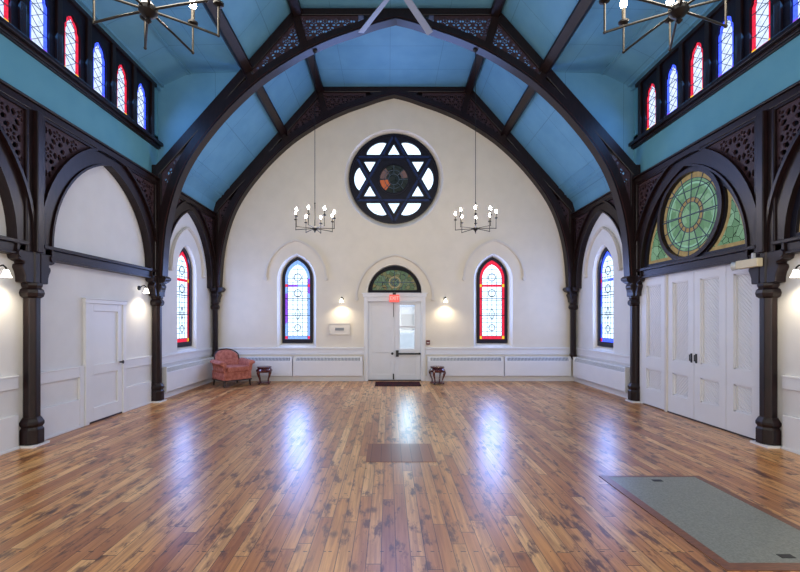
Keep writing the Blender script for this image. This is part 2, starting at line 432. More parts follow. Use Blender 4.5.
# purlins
for s, nm in ((-1, 'left'), (1, 'right')):
    for (x, z, lv) in ((P1X, P1Z, 'upper'), (P2X, P2Z, 'lower')):
        b = MB(); a = math.radians(24 if lv == 'upper' else 36)
        poly = [(-.10, .06), (.10, .06), (.10, -.13), (.07, -.17), (-.07, -.17), (-.10, -.13)]
        poly = [(x+u*math.cos(a)+v*math.sin(a), z-u*math.sin(a)+v*math.cos(a)) for u, v in poly]
        b.prism(poly, Y0+.02, YB-.02, lambda u, v, d: (s*u, d, v))
        r = b.build('roof_purlin', 'dark', rootloc=(s*x, 3.6, z))
        tag(r, 'dark %s purlin beam running along the %s side of the blue ceiling' % (lv, nm), 'beam', 'roof purlins')

# ------------------------------------------------------------------ trusses
inner_half = [(0, 7.06), (.35, 6.97), (.72, 6.84), (1.15, 6.69), (1.62, 6.48), (2.1, 6.20), (2.58, 5.86), (3.1, 5.37), (3.56, 4.82), (3.86, 4.35), (4.05, 3.90), (4.18, 3.42), (4.25, 2.95), (4.29, 2.32)]
def catmull(pts, k=4):
    out = []
    for i in range(len(pts)-1):
        p0 = pts[max(i-1, 0)]; p1 = pts[i]; p2 = pts[i+1]; p3 = pts[min(i+2, len(pts)-1)]
        for j in range(k):
            t = j/k
            out.append(tuple(.5*((2*p1[d])+(-p0[d]+p2[d])*t+(2*p0[d]-5*p1[d]+4*p2[d]-p3[d])*t*t+(-p0[d]+3*p1[d]-3*p2[d]+p3[d])*t**3) for d in (0, 1)))
    out.append(pts[-1]); return out
IN = catmull(inner_half)
def offset(pts, w):
    o = []
    for i, p in enumerate(pts):
        a = pts[max(i-1, 0)]; b = pts[min(i+1, len(pts)-1)]; dx, dz = b[0]-a[0], b[1]-a[1]; L = math.hypot(dx, dz)
        ww = w(i) if callable(w) else w
        o.append((p[0]-dz/L*ww, p[1]+dx/L*ww))
    o[0] = (0, o[0][1]) if pts[0][0] == 0 else o[0]
    return o
OUT = offset(IN, lambda i: .15+.04*min(1, i/30)); OUT[-1] = (OUT[-1][0], IN[-1][1])
def zat(curve, x):
    for a, b in zip(curve, curve[1:]):
        if a[0] <= x <= b[0]: return a[1]+(b[1]-a[1])*(x-a[0])/max(1e-9, b[0]-a[0])
    return curve[-1][1]
CH = .135      # chord depth
def truss(y, dy, label, back=False):
    root = thing('roof_truss', label, 'truss', (0, y, 2.32), 'arched roof trusses')
    d0, d1 = (-dy, dy) if not back else (0, dy)
    for s in (-1, 1):
        mp = lambda u, v, d: (s*u, y-d, v)
        rib = MB().ribbon(IN, OUT, d0, d1, mp).build('arch_rib', 'dark', root)
        i2 = offset(IN, -.0); i3 = offset(IN, .035)
        bd = MB().ribbon([(a[0], a[1]+.012) for a in i3], offset(i3, .014), d1, d1+.014, mp).build('rib_bead', 'darkred', rib)
        ribb = MB().ribbon(offset(IN, -.0), offset(IN, .03), d1, d1+.02, mp).build('rib_edge', 'dark', rib)
        # rafters: lower (eave to P2) and upper (P2 to P1), along the ceiling line
        nx, nz = SLO/math.hypot(1, SLO), 1/math.hypot(1, SLO)
        def raf(xa, xb, name):
            A = [(xa, roofz(xa)-.004), (xb, roofz(xb)-.004)]; B = [(u-nx*CH*1.25, v-nz*CH*1.25) for u, v in A]
            MB().prism([A[0], A[1], B[1], B[0]], d0, d1*.85, mp).build(name, 'dark', root, bevel=.012)
        raf(P2X, W-.01, 'rafter'); raf(P1X, P2X, 'upper_rafter')
        # radial strut from the purlin joint to the rib
        p = (P1X, P1Z-.05); q = (1.70, zat(OUT, 1.70)-.02)
        MB().bar(p, q, .15, d0, d1*.9, mp).build('strut', 'dark', root, bevel=.012)
        p = (P2X+.02, P2Z-.05); q = (2.68, zat(OUT, 2.68)-.04)
        MB().bar(p, q, .14, d0, d1*.9, mp).build('strut', 'dark', root, bevel=.012)
        # wall post
        MB().box(4.33, W-.005, d0, d1*.8, 2.32, roofz(W)+.1, lambda u, d, v: (s*u, y-d, v)).build('wall_post', 'dark', root, bevel=.012)
        if back:
            top = [(x, roofz(x) if x > P1X else P1Z) for x in [p[0] for p in OUT] if x < W-.03]
            bot = [p for p in OUT if p[0] < W-.03]
            MB().ribbon(bot, [(a[0], max(a[1], b[1]+.001)) for a, b in zip(top, bot)], .005, .02, mp).build('backing_board', 'backing', root)
        # pierced tracery between chords and rib
        zc = P1Z-CH
        xs = [.70+.1*i for i in range(11)]
        tA = [(x, zat(OUT, x)) for x in xs] + [(xs[-1]+.1, zc), (.70, zc)]
        low = lambda x: roofz(x)-CH*1.25*math.hypot(1, SLO)
        xb = [1.70+.1*i for i in range(10)]
        tB = [(x, zat(OUT, x)) for x in xb] + [(xb[-1]+.06, low(xb[-1]+.06)), (1.94, low(1.94)), (1.80, zc-.05)]
        pts = [p for p in OUT if p[0] > 3.98 and p[1] > 3.3 and p[0] < 4.33]
        tC = pts + [(4.33, 3.25), (4.33, low(4.33)), (4.10, low(4.10))]
        if tC[0][1] > low(4.0): tC = [p for p in tC if p[1] <= low(p[0])+.001]
        for tr in (tA, tB, tC):
            mw = MB().holed(tr, tracery_holes(tr, .21, .016), d1*.3 if not back else .06, d1*.3+.02 if not back else .09, mp).build('tracery_panel', 'carve', root)
    # collar beam
    mp = lambda u, v, d: (u, y-d, v)
    MB().box(-P1X, P1X, d0, d1*.85, P1Z-CH, P1Z-.004, lambda u, d, v: (u, y-d, v)).build('collar_beam', 'dark', root, bevel=.012)
    mid = [(-.62, P1Z-CH+.01), (-.5, 7.06), (0, 7.19), (.5, 7.06), (.62, P1Z-CH+.01)]
    MB().prism(mid, d0*.8, d1*.8, mp).build('crown_block', 'dark', root)
    return root
truss(YB-.005, .17, 'dark arched truss against the white end wall, round the rose window', back=True)
truss(7.91, .085, 'dark arched truss with pierced tracery crossing the middle of the hall')
truss(2.37, .085, 'dark arched truss overhead nearest the viewer, carrying the near chandeliers')

# ------------------------------------------------------------------ columns
def S_bracket(x0=.07, ext=.30):
    return [(x0, 2.33), (ext, 2.33), (ext+.012, 2.28), (ext-.005, 2.225), (ext-.05, 2.205), (ext-.085, 2.20), (ext-.09, 2.18), (ext-.065, 2.165), (ext-.06, 2.13), (ext-.085, 2.08), (ext-.10, 2.03), (ext-.105, 1.96), (x0, 1.95)]
def column(s, y, which, post=True, truss_leg=False, short=False):
    nm = 'left' if s < 0 else 'right'
    cx = s*(W-.065) if not short else s*(W-.1)
    root = thing('timber_column' if not short else 'wall_shaft', which, 'column', (cx, y, 0 if not short else .53), 'arcade columns' if not short else 'corner wall shafts')
    k = 1 if not short else .82
    if short:
        b = MB().lathe([(.01, .53), (.035, .56), (.07, .60), (.085, .66), (.07, .70), (.055, .73)], (cx, y), 8, PI/8); b.build('pendant_foot', 'dark', root)
        MB().lathe([(.066, .72), (.066, 1.92)], (cx, y), 8, PI/8).build('shaft', 'dark', root)
    else:
        MB().box(cx-.12, cx+.12, y-.125, y+.125, 0, .025).build('plinth', 'paint', root)
        b = MB().lathe([(.125, .03), (.125, .20), (.108, .23), (.128, .26), (.128, .29), (.105, .33), (.09, .35)], (cx, y), 8, PI/8)
        b.build('base', 'dark', root, bevel=.006)
        MB().lathe([(.088, .34), (.088, 1.86)], (cx, y), 8, PI/8).build('shaft', 'dark', root, bevel=.006)
    R = .092*k
    cap = MB().lathe([(R, 1.78), (R*1.3, 1.80), (R*1.42, 1.84), (R*1.3, 1.88), (R*1.05, 1.90), (R*1.2, 1.93), (R*1.2, 1.96), (R*.9, 1.97), (R*.9, 2.34), (.03, 2.34)], (cx, y), 8, PI/8).build('capital', 'dark', root)
    mpY = lambda sg: (lambda u, v, d: (cx-s*d, y+sg*u, v))
    ex = .27 if not short else .19
    for sg in (-1, 1):
        if short and sg > 0: continue
        br = MB().prism(S_bracket(.05, ex), -.06, .07, mpY(sg)).build('bracket', 'dark', root, bevel=.01)
        MB().tube([(cx-s*.085, y+sg*(ex-.035), 2.285), (cx+s*.02, y+sg*(ex-.035), 2.285)], .042, 12).build('scroll', 'dark', br, smooth=True)
    if truss_leg or short:
        e = .20
        br = MB().prism(S_bracket(.04, e), -.09, .09, lambda u, v, d: (cx-s*u, y+d-(.0 if not short else .0), v)).build('bracket', 'dark', root, bevel=.01)
        MB().tube([(cx-s*(e-.02), y-.10, 2.28), (cx-s*(e-.02), y+.10, 2.28)], .042, 12).build('scroll', 'dark', br, smooth=True)
    if post and not short:
        MB().box(cx-s*.06, cx+s*.08, y-.14, y+.14, 2.26, ZP-.11).build('upper_post', 'dark', root, bevel=.012)
        MB().box(cx-s*.115, cx-s*.055, y-.05, y+.05, 2.33, ZP-.11).build('post_rib', 'dark', root, bevel=.01)
    return root
for s, nm in ((-1, 'left'), (1, 'right')):
    column(s, 7.91, 'dark timber column with scroll brackets carrying the middle truss on the %s' % nm, truss_leg=True, post=True)
    column(s, 5.14, 'dark timber column nearest the viewer on the %s with stepped scroll brackets' % nm)
    column(s, 2.37, 'dark timber column beside the viewer on the %s carrying the near truss' % nm, truss_leg=True)
    column(s, YB-.13, 'short dark shaft hung on the %s corner of the end wall with a pendant foot' % nm, short=True)

# ------------------------------------------------------------------ arcade arches, plates, beams
A_IN, A_H, Z_SP = 1.12, 1.45, 2.43
ARCH_OPEN = {}
def arcade(s, ya, yb, label, shallow=False):
    mp = side(s); cy = (ya+yb)/2; hb = (yb-ya)/2
    root = thing('arcade_arch', label, 'arch', mp(cy, Z_SP-.13, .02), 'arcade arches along the side walls')
    a = min(A_IN, hb-.24); inn = pointed(a, A_H, cy, Z_SP, 14); out = [(u, min(v, ZP-.121)) for u, v in pointed(a+.225, A_H+.235, cy, Z_SP, 14)]
    down = lambda P: [(P[0][0], Z_SP-.14)]+P+[(P[-1][0], Z_SP-.14)]
    MB().ribbon(down(inn), down(out), .0, .10, mp).build('arch_band', 'dark', root)
    i2 = pointed(a+.0, A_H+.0, cy, Z_SP, 14); i3 = pointed(a+.03, A_H+.03, cy, Z_SP, 14)
    MB().ribbon(down(i2), down(i3), .10, .125, mp).build('arch_edge_moulding', 'dark', root)
    o2 = pointed(a+.212, A_H+.225, cy, Z_SP, 14); o3 = pointed(a+.25, A_H+.262, cy, Z_SP, 14)
    zt = ZP-.12
    MB().ribbon([(u, min(v, zt)) for u, v in o2], [(u, min(v, zt+.001)) for u, v in o3], .10, .15, mp).build('hood_moulding', 'dark', root)
    # spandrels either side of the arch
    for sg in (-1, 1):
        half = [p for p in (out if sg > 0 else out[::-1]) if (p[0]-cy)*sg >= .30]
        half = half[::1]
        ue = cy+sg*(hb-.105)
        pts = [p for p in half if p[1] > 2.75 and p[1] < zt-.02]
        poly = pts + [((cy+sg*.34), zt-.01), (ue, zt-.01), (ue, 2.85)]
        pn = MB().holed(poly, tracery_holes(poly, .30, .018), .06, .085, mp).build('spandrel_panel', 'carve', root)
        MB().prism(poly, .0, .012, mp).build('backing_board', 'backing', pn)
        fr = MB(); fr.box(min(ue, ue-sg*.025), max(ue, ue-sg*.025), 2.9, zt, .06, .12, mp); fr.box(min(cy+sg*.3, ue), max(cy+sg*.3, ue), zt-.03, zt, .06, .12, mp)
        fr.build('panel_frame', 'dark', pn)
    return root
bn = {0: 'farthest', 1: 'middle', 2: 'nearest'}
for s, nm in ((-1, 'left'), (1, 'right')):
    arcade(s, 7.91, YB-.13, 'dark pointed arch over the lancet window in the far %s corner' % nm)
    arcade(s, 5.14, 7.91, 'dark pointed arch with pierced spandrels over the %s, middle bay' % ('white door on the left' if s < 0 else 'white panelled doors on the right'))
    arcade(s, 2.37, 5.14, 'dark pointed arch cut off by the %s edge of the photo' % nm)
    mp = side(s)
    b = MB(); b.box(Y0+.02, YB-.02, ZP-.12, ZP-.03, 0, .135, mp); b.box(Y0+.02, YB-.02, ZP-.03, ZP, 0, .17, mp); b.box(Y0+.02, YB-.02, ZP-.15, ZP-.12, 0, .10, mp)
    tag(b.build('wall_plate', 'dark', rootloc=mp(3, ZP-.1, 0), bevel=.008), 'long dark moulded wall plate above the %s arcade' % nm, 'beam', 'arcade wall plates')
    for (ya, yb, w) in ((5.14, 7.91, 'middle'), (2.37, 5.14, 'nearest')):
        b = MB(); b.box(ya+.08, yb-.08, 2.29, 2.40, 0, .10, mp); b.box(ya+.11, yb-.11, 2.40, 2.445, 0, .135, mp); b.box(ya+.11, yb-.11, 2.27, 2.30, 0, .13, mp)
        tag(b.build('arcade_beam', 'dark', rootloc=mp((ya+yb)/2, 2.3, 0), bevel=.006), 'dark horizontal beam below the arch of the %s %s bay' % (w, nm), 'beam', 'arcade cross beams')

# ------------------------------------------------------------------ clerestory
CY = [7.49-.551*i for i in range(8)]
ordw = ['farthest from the viewer', 'second from the far end', 'third from the far end', 'fourth from the far end', 'fifth from the far end', 'sixth from the far end', 'seventh from the far end', 'eighth from the far end']
wn = [0]
def wname(): wn[0] += 1; return 'window_%d' % wn[0]
def cusped(a, cu, zb, zt):
    z1 = zt-.24; P = [(cu-a, zb), (cu+a, zb), (cu+a, z1)]
    R = [(a*.98, .04), (a*.80, .075), (a*.80, .10), (a*.74, .145), (a*.5, .185), (a*.28, .20), (a*.16, .225), (0, .24)]
    P += [(cu+x, z1+z) for x, z in R] + [(cu-x, z1+z) for x, z in R[:-1][::-1]] + [(cu-a, z1)]
    return P
for s, nm in ((-1, 'left'), (1, 'right')):
    mp = side(s)
    hs = [cusped(.148, y, 4.88, 5.70) for y in CY]
    root = thing('clerestory_frame', 'dark timber clerestory screen holding the row of small lancets on the %s' % nm, 'window frame', mp(4, 4.78, 0))
    MB().holed([(3.3, 4.8), (YC-.22, 4.8), (YC-.22, 5.87), (3.3, 5.87)], hs, .02, .045, mp).build('panel', 'frame', root)
    for i, y in enumerate(CY + [CY[-1]-.551]):
        MB().box(y+.235, y+.316, 4.86, 5.86, .045, .085, mp).build('mullion', 'dark', root, bevel=.006)
    b = MB(); b.box(Y0+.02, YC-.03, 4.76, 4.80, 0, .07, mp); b.box(Y0+.02, YC-.03, 4.80, 4.86, 0, .12, mp); b.box(Y0+.02, YC-.03, 4.745, 4.765, 0, .04, mp)
    b.build('sill', 'dark', root, bevel=.008)
    MB().box(Y0+.02, YC-.2, 5.83, 5.89, .0, .09, mp).build('head_rail', 'dark', root)
    b = MB().box(Y0+.01, YC-.2, 4.99, 5.95, -.012, -.002, mp)
    tag(MB().box(YC-.21, YC, 4.9, 5.95, -.006, 0, mp).build('wall_end_'+nm, 'bluewall'), 'teal strip of wall at the far end of the %s clerestory' % nm, 'wall', kind='structure')
    tag(b.build('wall_clerestory_'+nm, 'backing'), 'dark clerestory wall high on the %s side' % nm, 'wall', kind='structure')
    for i, y in enumerate(CY):
        red = (i % 2 == (1 if s < 0 else 0)); col = 'red' if red else 'blue'
        r = thing(wname(), 'small %s-bordered clerestory lancet high on the %s, %s' % (col, nm, ordw[i]), 'window', mp(y, 4.88, .01), 'clerestory lancets', kind='structure')
        g = MB(); o_ = cusped(.148, y, 4.88, 5.70); n_ = [(y+(u-y)*.60, 4.88+.06+(v-4.88)*.86) for u, v in o_]
        g.flat(n_, .012, mp, 'gclear'); g.flatring(o_, n_, .012, mp, 'g'+col)
        for u in (-1, 1):
            g.box(y+u*.118-.03, y+u*.118+.03, 4.88, 4.95, .012, .016, mp, 'gyellow' if red else 'gviolet')
        g.build('glass_pane', None, r)
        l = MB()
        for k in range(5):
            z0 = 4.95+k*.145
            l.bar((y-.09, z0+.0), (y, z0+.072), .006, .013, .019, mp); l.bar((y, z0+.072), (y+.09, z0+.0), .006, .013, .019, mp)
            l.bar((y-.09, z0+.145), (y, z0+.072), .006, .013, .019, mp); l.bar((y, z0+.072), (y+.09, z0+.145), .006, .013, .019, mp)
            if k in (1, 3): l.bar((y-.148, z0+.02), (y+.148, z0+.02), .008, .013, .02, mp)
        l.build('leading', 'lead', r)

# ------------------------------------------------------------------ lancet windows
def lancet_window(mp, cu, label, border, accents, dep, cut):
    r = thing(wname(), label, 'window', mp(cu, .95, dep), 'large stained glass lancets', kind='structure')
    zs, zb, h = 2.57, .95, .54
    rev = MB(); A = lancet(*cut, n=10); B = lancet(.38, h, cu, zb, zs, 10)
    rev.flatring(A, B, .0, mp, dB=dep); rev.build('reveal', 'plaster', r)
    sill = MB().box(cu-.43, cu+.43, zb-.07, zb-.035, dep, .012 if dep < 0 else .01, mp)
    O1 = lancet(.382, h+.002, cu, zb-.01, zs, 10); I1 = lancet(.315, h-.075, cu, zb+.09, zs, 10)
    MB().ribbon(O1, I1, dep, dep+.055, mp, closed=True).build('frame', 'frame', r)
    g = MB(); I2 = lancet(.245, h-.175, cu, zb+.165, zs, 10)
    d = dep+.008
    g.flat(I2, d, mp, 'gwhite')
    n = len(I1)
    for i in range(n):
        j = (i+1) % n; pts = [I1[i], I1[j], I2[j], I2[i]]
        if i == 1 or i == n-1:                # tall sides: stacked colour lengths
            e0, e1, f0, f1 = pts[0], pts[1], pts[3], pts[2]
            cols = accents['sideR'] if i == 1 else accents['sideL'][::-1]
            for k, cc in enumerate(cols):
                t0, t1 = k/len(cols), (k+1)/len(cols); L = lambda a, b, t: (a[0]+(b[0]-a[0])*t, a[1]+(b[1]-a[1])*t)
                g.flat([L(e0, e1, t0), L(e0, e1, t1), L(f0, f1, t1), L(f0, f1, t0)], d, mp, cc)
        else: g.flat(pts, d, mp, border)
    for sg in (-1, 1):
        for z in (zb+.095, 2.36): g.box(cu+sg*.28-.034, cu+sg*.28+.034, z, z+.07, d, d+.004, mp, accents['corner'])
    bw = .25/ len(accents['bar'])*2
    for k, cc in enumerate(accents['bar']): g.box(cu-.25+bw*k, cu-.25+bw*(k+1), 2.362, 2.422, d, d+.003, mp, cc)
    g.build('glass_pane', None, r)
    l = MB(); q0, q1 = d+.004, d+.010; lw = .011
    for z in [zb+.17+.112*i for i in range(17)]:
        hw = .245 if z < zs else .245*(1-((z-zs)/(h-.15))**1.6) if z < zs+.36 else 0
        if hw > .03 and not 2.34 < z < 2.43: l.bar((cu-hw, z), (cu+hw, z), lw, q0, q1, mp)
    for u in (-.12, 0, .12):
        l.bar((cu+u, zb+.17), (cu+u, 2.36), lw, q0, q1, mp); l.bar((cu+u, 2.42), (cu+u, 2.66 if u else 2.85), lw, q0, q1, mp)
    for z, rr in ((1.33, .085), (1.67, .115), (2.2, .10), (2.6, .10)):
        if rr > .11:
            l.bar((cu, z-.15), (cu-.075, z), .012, q0, q1, mp); l.bar((cu, z-.15), (cu+.075, z), .012, q0, q1, mp); l.bar((cu, z+.15), (cu-.075, z), .012, q0, q1, mp); l.bar((cu, z+.15), (cu+.075, z), .012, q0, q1, mp)
        else: l.ribbon(circle(cu, z, rr, 18), circle(cu, z, rr-.018, 18), q0, q1, mp, closed=True)
    for u in (-.25, .25): l.bar((cu+u, zb+.1), (cu+u, 2.6), .012, q0, q1, mp)
    l.build('leading', 'lead', r)
    st = MB()
    for z in (2.06, 1.64): st.bar((cu-.32, z), (cu+.32, z), .018, d+.012, d+.026, mp)
    st.build('saddle_bar', 'frame', r)
    return r
accR = dict(corner='gyellow', bar=['gred']*2, sideL=['gred']*4, sideR=['gred']*4)
accB = dict(corner='gmagenta', bar=['gviolet','gpaleblue'], sideL=['gpaleblue','gviolet','gviolet','gpaleblue'], sideR=['gpaleblue','gpaleblue','gpaleblue','gviolet'])
accB2 = dict(corner='gmagenta', bar=['gblue','gpaleblue'], sideL=['gblue','gblue','gpaleblue','gblue'], sideR=['gblue','gpaleblue','gblue','gviolet'])
lancet_window(MBK, LANC[0][0], 'tall pale blue and violet bordered lancet in the end wall, left of the door', 'gpaleblue', accB, -.16, (.485, .66, LANC[0][0], .83, 2.52))
lancet_window(MBK, LANC[1][0], 'tall red bordered lancet in the end wall, right of the door', 'gred', accR, -.16, (.485, .66, LANC[1][0], .83, 2.52))
lancet_window(ML, 9.25, 'tall red bordered lancet in the left side wall', 'gred', accR, -.13, (.44, .62, 9.25, .86, 2.54))
lancet_window(MR, 9.25, 'tall deep blue bordered lancet in the right side wall', 'gblue', accB2, -.13, (.44, .62, 9.25, .86, 2.54))

# hood mouldings (plaster label moulds)
def hood(mp, cu, a, h, z0, where, stop=.045):
    b = MB(); o = pointed(a, h, cu, z0, 16); i = pointed(a-.055, h-.055, cu, z0, 16)
    b.ribbon(o, i, 0, .045, mp)
    i2 = pointed(a-.02, h-.02, cu, z0, 16); i3 = pointed(a-.04, h-.04, cu, z0, 16); b.ribbon(i2, i3, .04, .065, mp)
    for sg in (-1, 1): b.prism(circle(cu+sg*(a-.028), z0-.02, stop, 12), 0, .07, mp)
    return tag(b.build('hood_mould', 'mould', rootloc=mp(cu, z0, 0)), where, 'moulding', 'plaster hood mouldings')
hood(MBK, LANC[0][0]-.01, .78, .98, 2.57, 'pointed plaster hood moulding over the blue bordered end wall lancet')
hood(MBK, LANC[1][0]+.01, .78, .98, 2.57, 'pointed plaster hood moulding over the red bordered end wall lancet')
hood(MBK, DX, .98, 1.10, 2.07, 'wide plaster hood moulding arching over the entrance door')
hood(ML, 9.25, .78, .98, 2.57, 'pointed plaster hood moulding over the left side wall lancet')
hood(MR, 9.25, .78, .98, 2.57, 'pointed plaster hood moulding over the right side wall lancet')

# ------------------------------------------------------------------ rose window
cu, cz = ROSE; dep = -.17
r = thing(wname(), 'large round star window with six bright tips above the entrance', 'window', MBK(cu, cz-1.1, dep), kind='structure')
MB().flatring(circle(cu, cz, 1.235, 64), circle(cu, cz+.03, 1.125, 64), 0, MBK, dB=dep).build('reveal', 'plaster', r, smooth=True)
cz += .03
R_ = 1.05                                  # star point radius (line centres)
bars = .085
holes = []
hexv = lambda k, rr: (cu+rr*math.cos(PI/2+k*PI/3), cz+rr*math.sin(PI/2+k*PI/3))
for k in range(6):
    tip = hexv(k, R_); a = hexv(k, 0); c0 = Vector((cu, cz))
    # inner corners of the tip triangle lie at radius R/sqrt3 at +-30deg
    b1 = (cu+R_/math.sqrt(3)*math.cos(PI/2+k*PI/3+PI/6), cz+R_/math.sqrt(3)*math.sin(PI/2+k*PI/3+PI/6))
    b2 = (cu+R_/math.sqrt(3)*math.cos(PI/2+k*PI/3-PI/6), cz+R_/math.sqrt(3)*math.sin(PI/2+k*PI/3-PI/6))
    ctr = Vector(((tip[0]+b1[0]+b2[0])/3, (tip[1]+b1[1]+b2[1])/3))
    sh = .50
    holes.append([tuple(ctr+(Vector(p)-ctr)*sh) for p in (tip, b1, b2)])
    # outer segment between this tip and the next
    am = PI/2+k*PI/3+PI/6; ro = .985
    apex = Vector((cu+(R_/math.sqrt(3)+bars*1.15)*math.cos(am), cz+(R_/math.sqrt(3)+bars*1.15)*math.sin(am)))
    hw = .335; ea = .335
    arc = [(cu+ro*math.cos(am+t), cz+ro*math.sin(am+t)) for t in [hw*(-1+2*i/12) for i in range(13)]]
    # edges parallel to star sides: from apex outward at +-60deg of the radial
    e1 = apex+Vector((math.cos(am-PI/3), math.sin(am-PI/3)))*ea; e2 = apex+Vector((math.cos(am+PI/3), math.sin(am+PI/3)))*ea
    ur = Vector((math.cos(am), math.sin(am))); r1 = (e1-c0).dot(ur); chd = e2-e1
    arc2 = [tuple(e1+chd*t+ur*((1.0-r1)*(1-(2*t-1)**2)**.75)) for t in [j_/14 for j_ in range(1, 14)]]
    holes.append([tuple(apex), tuple(e1)] + arc2 + [tuple(e2)])
med = circle(cu, cz, .36, 32)
MB().holed(circle(cu, cz, 1.13, 64), holes+[med], dep, dep+.06, MBK).build('tracery_frame', 'frame', r)
sb = MB(); sb2 = MB()
for k in range(6):
    p, q = hexv(k, R_+.04), hexv(k+2, R_+.04)
    for off in (-.035, .035):
        dx, dz = q[0]-p[0], q[1]-p[1]; L = math.hypot(dx, dz); n_ = (-dz/L*off, dx/L*off)
        sb.bar((p[0]+n_[0], p[1]+n_[1]), (q[0]+n_[0], q[1]+n_[1]), .014, dep+.07, dep+.078+.002*(k % 2), MBK)
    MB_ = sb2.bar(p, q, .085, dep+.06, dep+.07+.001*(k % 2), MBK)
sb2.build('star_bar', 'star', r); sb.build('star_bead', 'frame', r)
MB().ribbon(circle(cu, cz, 1.13, 64), circle(cu, cz, 1.085, 64), dep+.06, dep+.085, MBK, closed=True).build('rim', 'frame', r, smooth=True)
MB().ribbon(circle(cu, cz, .40, 40), circle(cu, cz, .36, 40), dep+.06, dep+.08, MBK, closed=True).build('medallion_rim', 'frame', r, smooth=True)
g = MB(); ring = circle(cu, cz, 1.10, 48)
g.flatring(ring, circle(cu, cz, .38, 48), dep+.012, MBK, 'gwhite')
g.build('glass_pane', None, r)
md = MB(); md.flat(circle(cu, cz, .38, 32), dep+.014, MBK, 'gmedal')
def sector(a0, a1, r0, r1): return [(cu+r0*math.cos(a0+(a1-a0)*i/5), cz+r0*math.sin(a0+(a1-a0)*i/5)) for i in range(6)] + [(cu+r1*math.cos(a1-(a1-a0)*i/5), cz+r1*math.sin(a1-(a1-a0)*i/5)) for i in range(6)]
md.flat(sector(PI*1.02, PI*1.30, .15, .35), dep+.016, MBK, 'gorange'); md.flat(sector(PI*.70, PI*.98, .2, .35), dep+.016, MBK, 'gpink'); md.flat(sector(PI*.04, PI*.24, .2, .35), dep+.016, MBK, 'gpink')
md.build('medallion_glass', None, r)
ld = MB()
for k in range(8): ld.bar((cu+.14*math.cos(k*PI/4), cz+.14*math.sin(k*PI/4)), (cu+.36*math.cos(k*PI/4), cz+.36*math.sin(k*PI/4)), .014, dep+.017, dep+.028, MBK)
for rr in (.14, .24): ld.ribbon(circle(cu, cz, rr, 28), circle(cu, cz, rr-.014, 28), dep+.017, dep+.028, MBK, closed=True)
ld.build('medallion_leading', 'lead', r)
lw_ = MB(); random.seed(3)
for k in range(12):
    h_ = holes[k]; c0 = Vector((sum(p[0] for p in h_)/len(h_), sum(p[1] for p in h_)/len(h_)))
    for j in range(2):
        a = random.random()*PI*2; p = c0+Vector((math.cos(a), math.sin(a)))*.09; lw_.bar(tuple(c0), tuple(p), .005, dep+.013, dep+.018, MBK)
lw_.build('fine_leading', 'lead', r)

# ------------------------------------------------------------------ right-hand arched stained glass
def tymp(ya, yb, label):
    cy = (ya+yb)/2; r = thing(wname(), label, 'window', MR(cy, 2.43, .01), 'round-light arched windows on the right', kind='structure')
    cz = 3.13; outer = [(cy-A_IN, Z_SP), (cy+A_IN, Z_SP)] + pointed(A_IN, A_H, cy, Z_SP, 14)[1:-1]
    a2, h2 = A_IN-.07, A_H-.085; arc = pointed(a2, h2, cy, Z_SP+.0, 24)
    sides = []
    for sg in (1, -1):
        P = arc if sg > 0 else arc[::-1]
        pts = [p for p in P if (p[0]-cy)*sg > 0 and p[1] > 2.5 and math.hypot(p[0]-cy, p[1]-cz) > .735]
        top = pts[-1]; a_t = math.atan2(top[1]-cz, (top[0]-cy)*sg); a_b = math.asin((2.50-cz)/.725)
        cir = [(cy+sg*.725*math.cos(a_t+(a_b-a_t)*i/14), cz+.725*math.sin(a_t+(a_b-a_t)*i/14)) for i in range(15)]
        sides.append([(pts[0][0], 2.50)] + pts + cir)
    MB().holed(outer, [circle(cy, cz, .635, 48)]+sides, .012, .06, MR).build('frame', 'frame', r)
    MB().ribbon(circle(cy, cz, .70, 48), circle(cy, cz, .635, 48), .06, .095, MR, closed=True).build('ring_moulding', 'dark', r, smooth=True)
    g = MB(); c_ = lambda rr: circle(cy, cz, rr, 48)
    for r0, r1, m in ((.64, .555, 'gamber'), (.555, .50, 'ggreen'), (.50, .465, 'gmint'), (.465, .27, 'ggreen'), (.27, .20, 'gamber')):
        g.flatring(c_(r0), c_(r1), .022, MR, m)
    g.flat(c_(.20), .022, MR, 'ggreen'); g.build('round_glass', None, r)
    l = MB()
    for k in range(16): a = k*PI/8+.06; l.bar((cy+.20*math.cos(a), cz+.20*math.sin(a)), (cy+.635*math.cos(a), cz+.635*math.sin(a)), .010, .024, .034, MR)
    for rr in (.555, .505, .27, .20): l.ribbon(c_(rr), c_(rr-.009), .024, .032, MR, closed=True)
    l.bar((cy-.635, cz), (cy+.635, cz), .016, .03, .045, MR); l.bar((cy, cz-.2), (cy, cz+.2), .010, .024, .034, MR)
    l.bar((cy-.5, cz+.38), (cy+.5, cz+.38), .012, .03, .042, MR); l.bar((cy-.5, cz-.38), (cy+.5, cz-.38), .012, .03, .042, MR)
    l.build('leading', 'lead', r)
    for P in sides:
        c0 = Vector((sum(p[0] for p in P)/len(P), sum(p[1] for p in P)/len(P)))
        P2 = []
        n = len(P)
        for i, p in enumerate(P):
            a, b = Vector(P[i-1]), Vector(P[(i+1) % n]); t = (b-a); t.normalize(); nn = Vector((-t.y, t.x)); q = Vector(p)+nn*.05
            if not inside(tuple(q), P): q = Vector(p)-nn*.05
            if not inside(tuple(q), P): q = Vector(p)*.85+c0*.15
            P2.append(tuple(q))
        s_ = MB(); s_.flat(P, .018, MR, 'ggreen2'); s_.flatring(P, P2, .021, MR, 'gamber')
        s_.build('side_glass', None, r)
tymp(5.14, 7.91, 'arched green window with a round amber ringed light, middle right bay')
tymp(2.37, 5.14, 'arched green window cut off by the right edge of the photo')

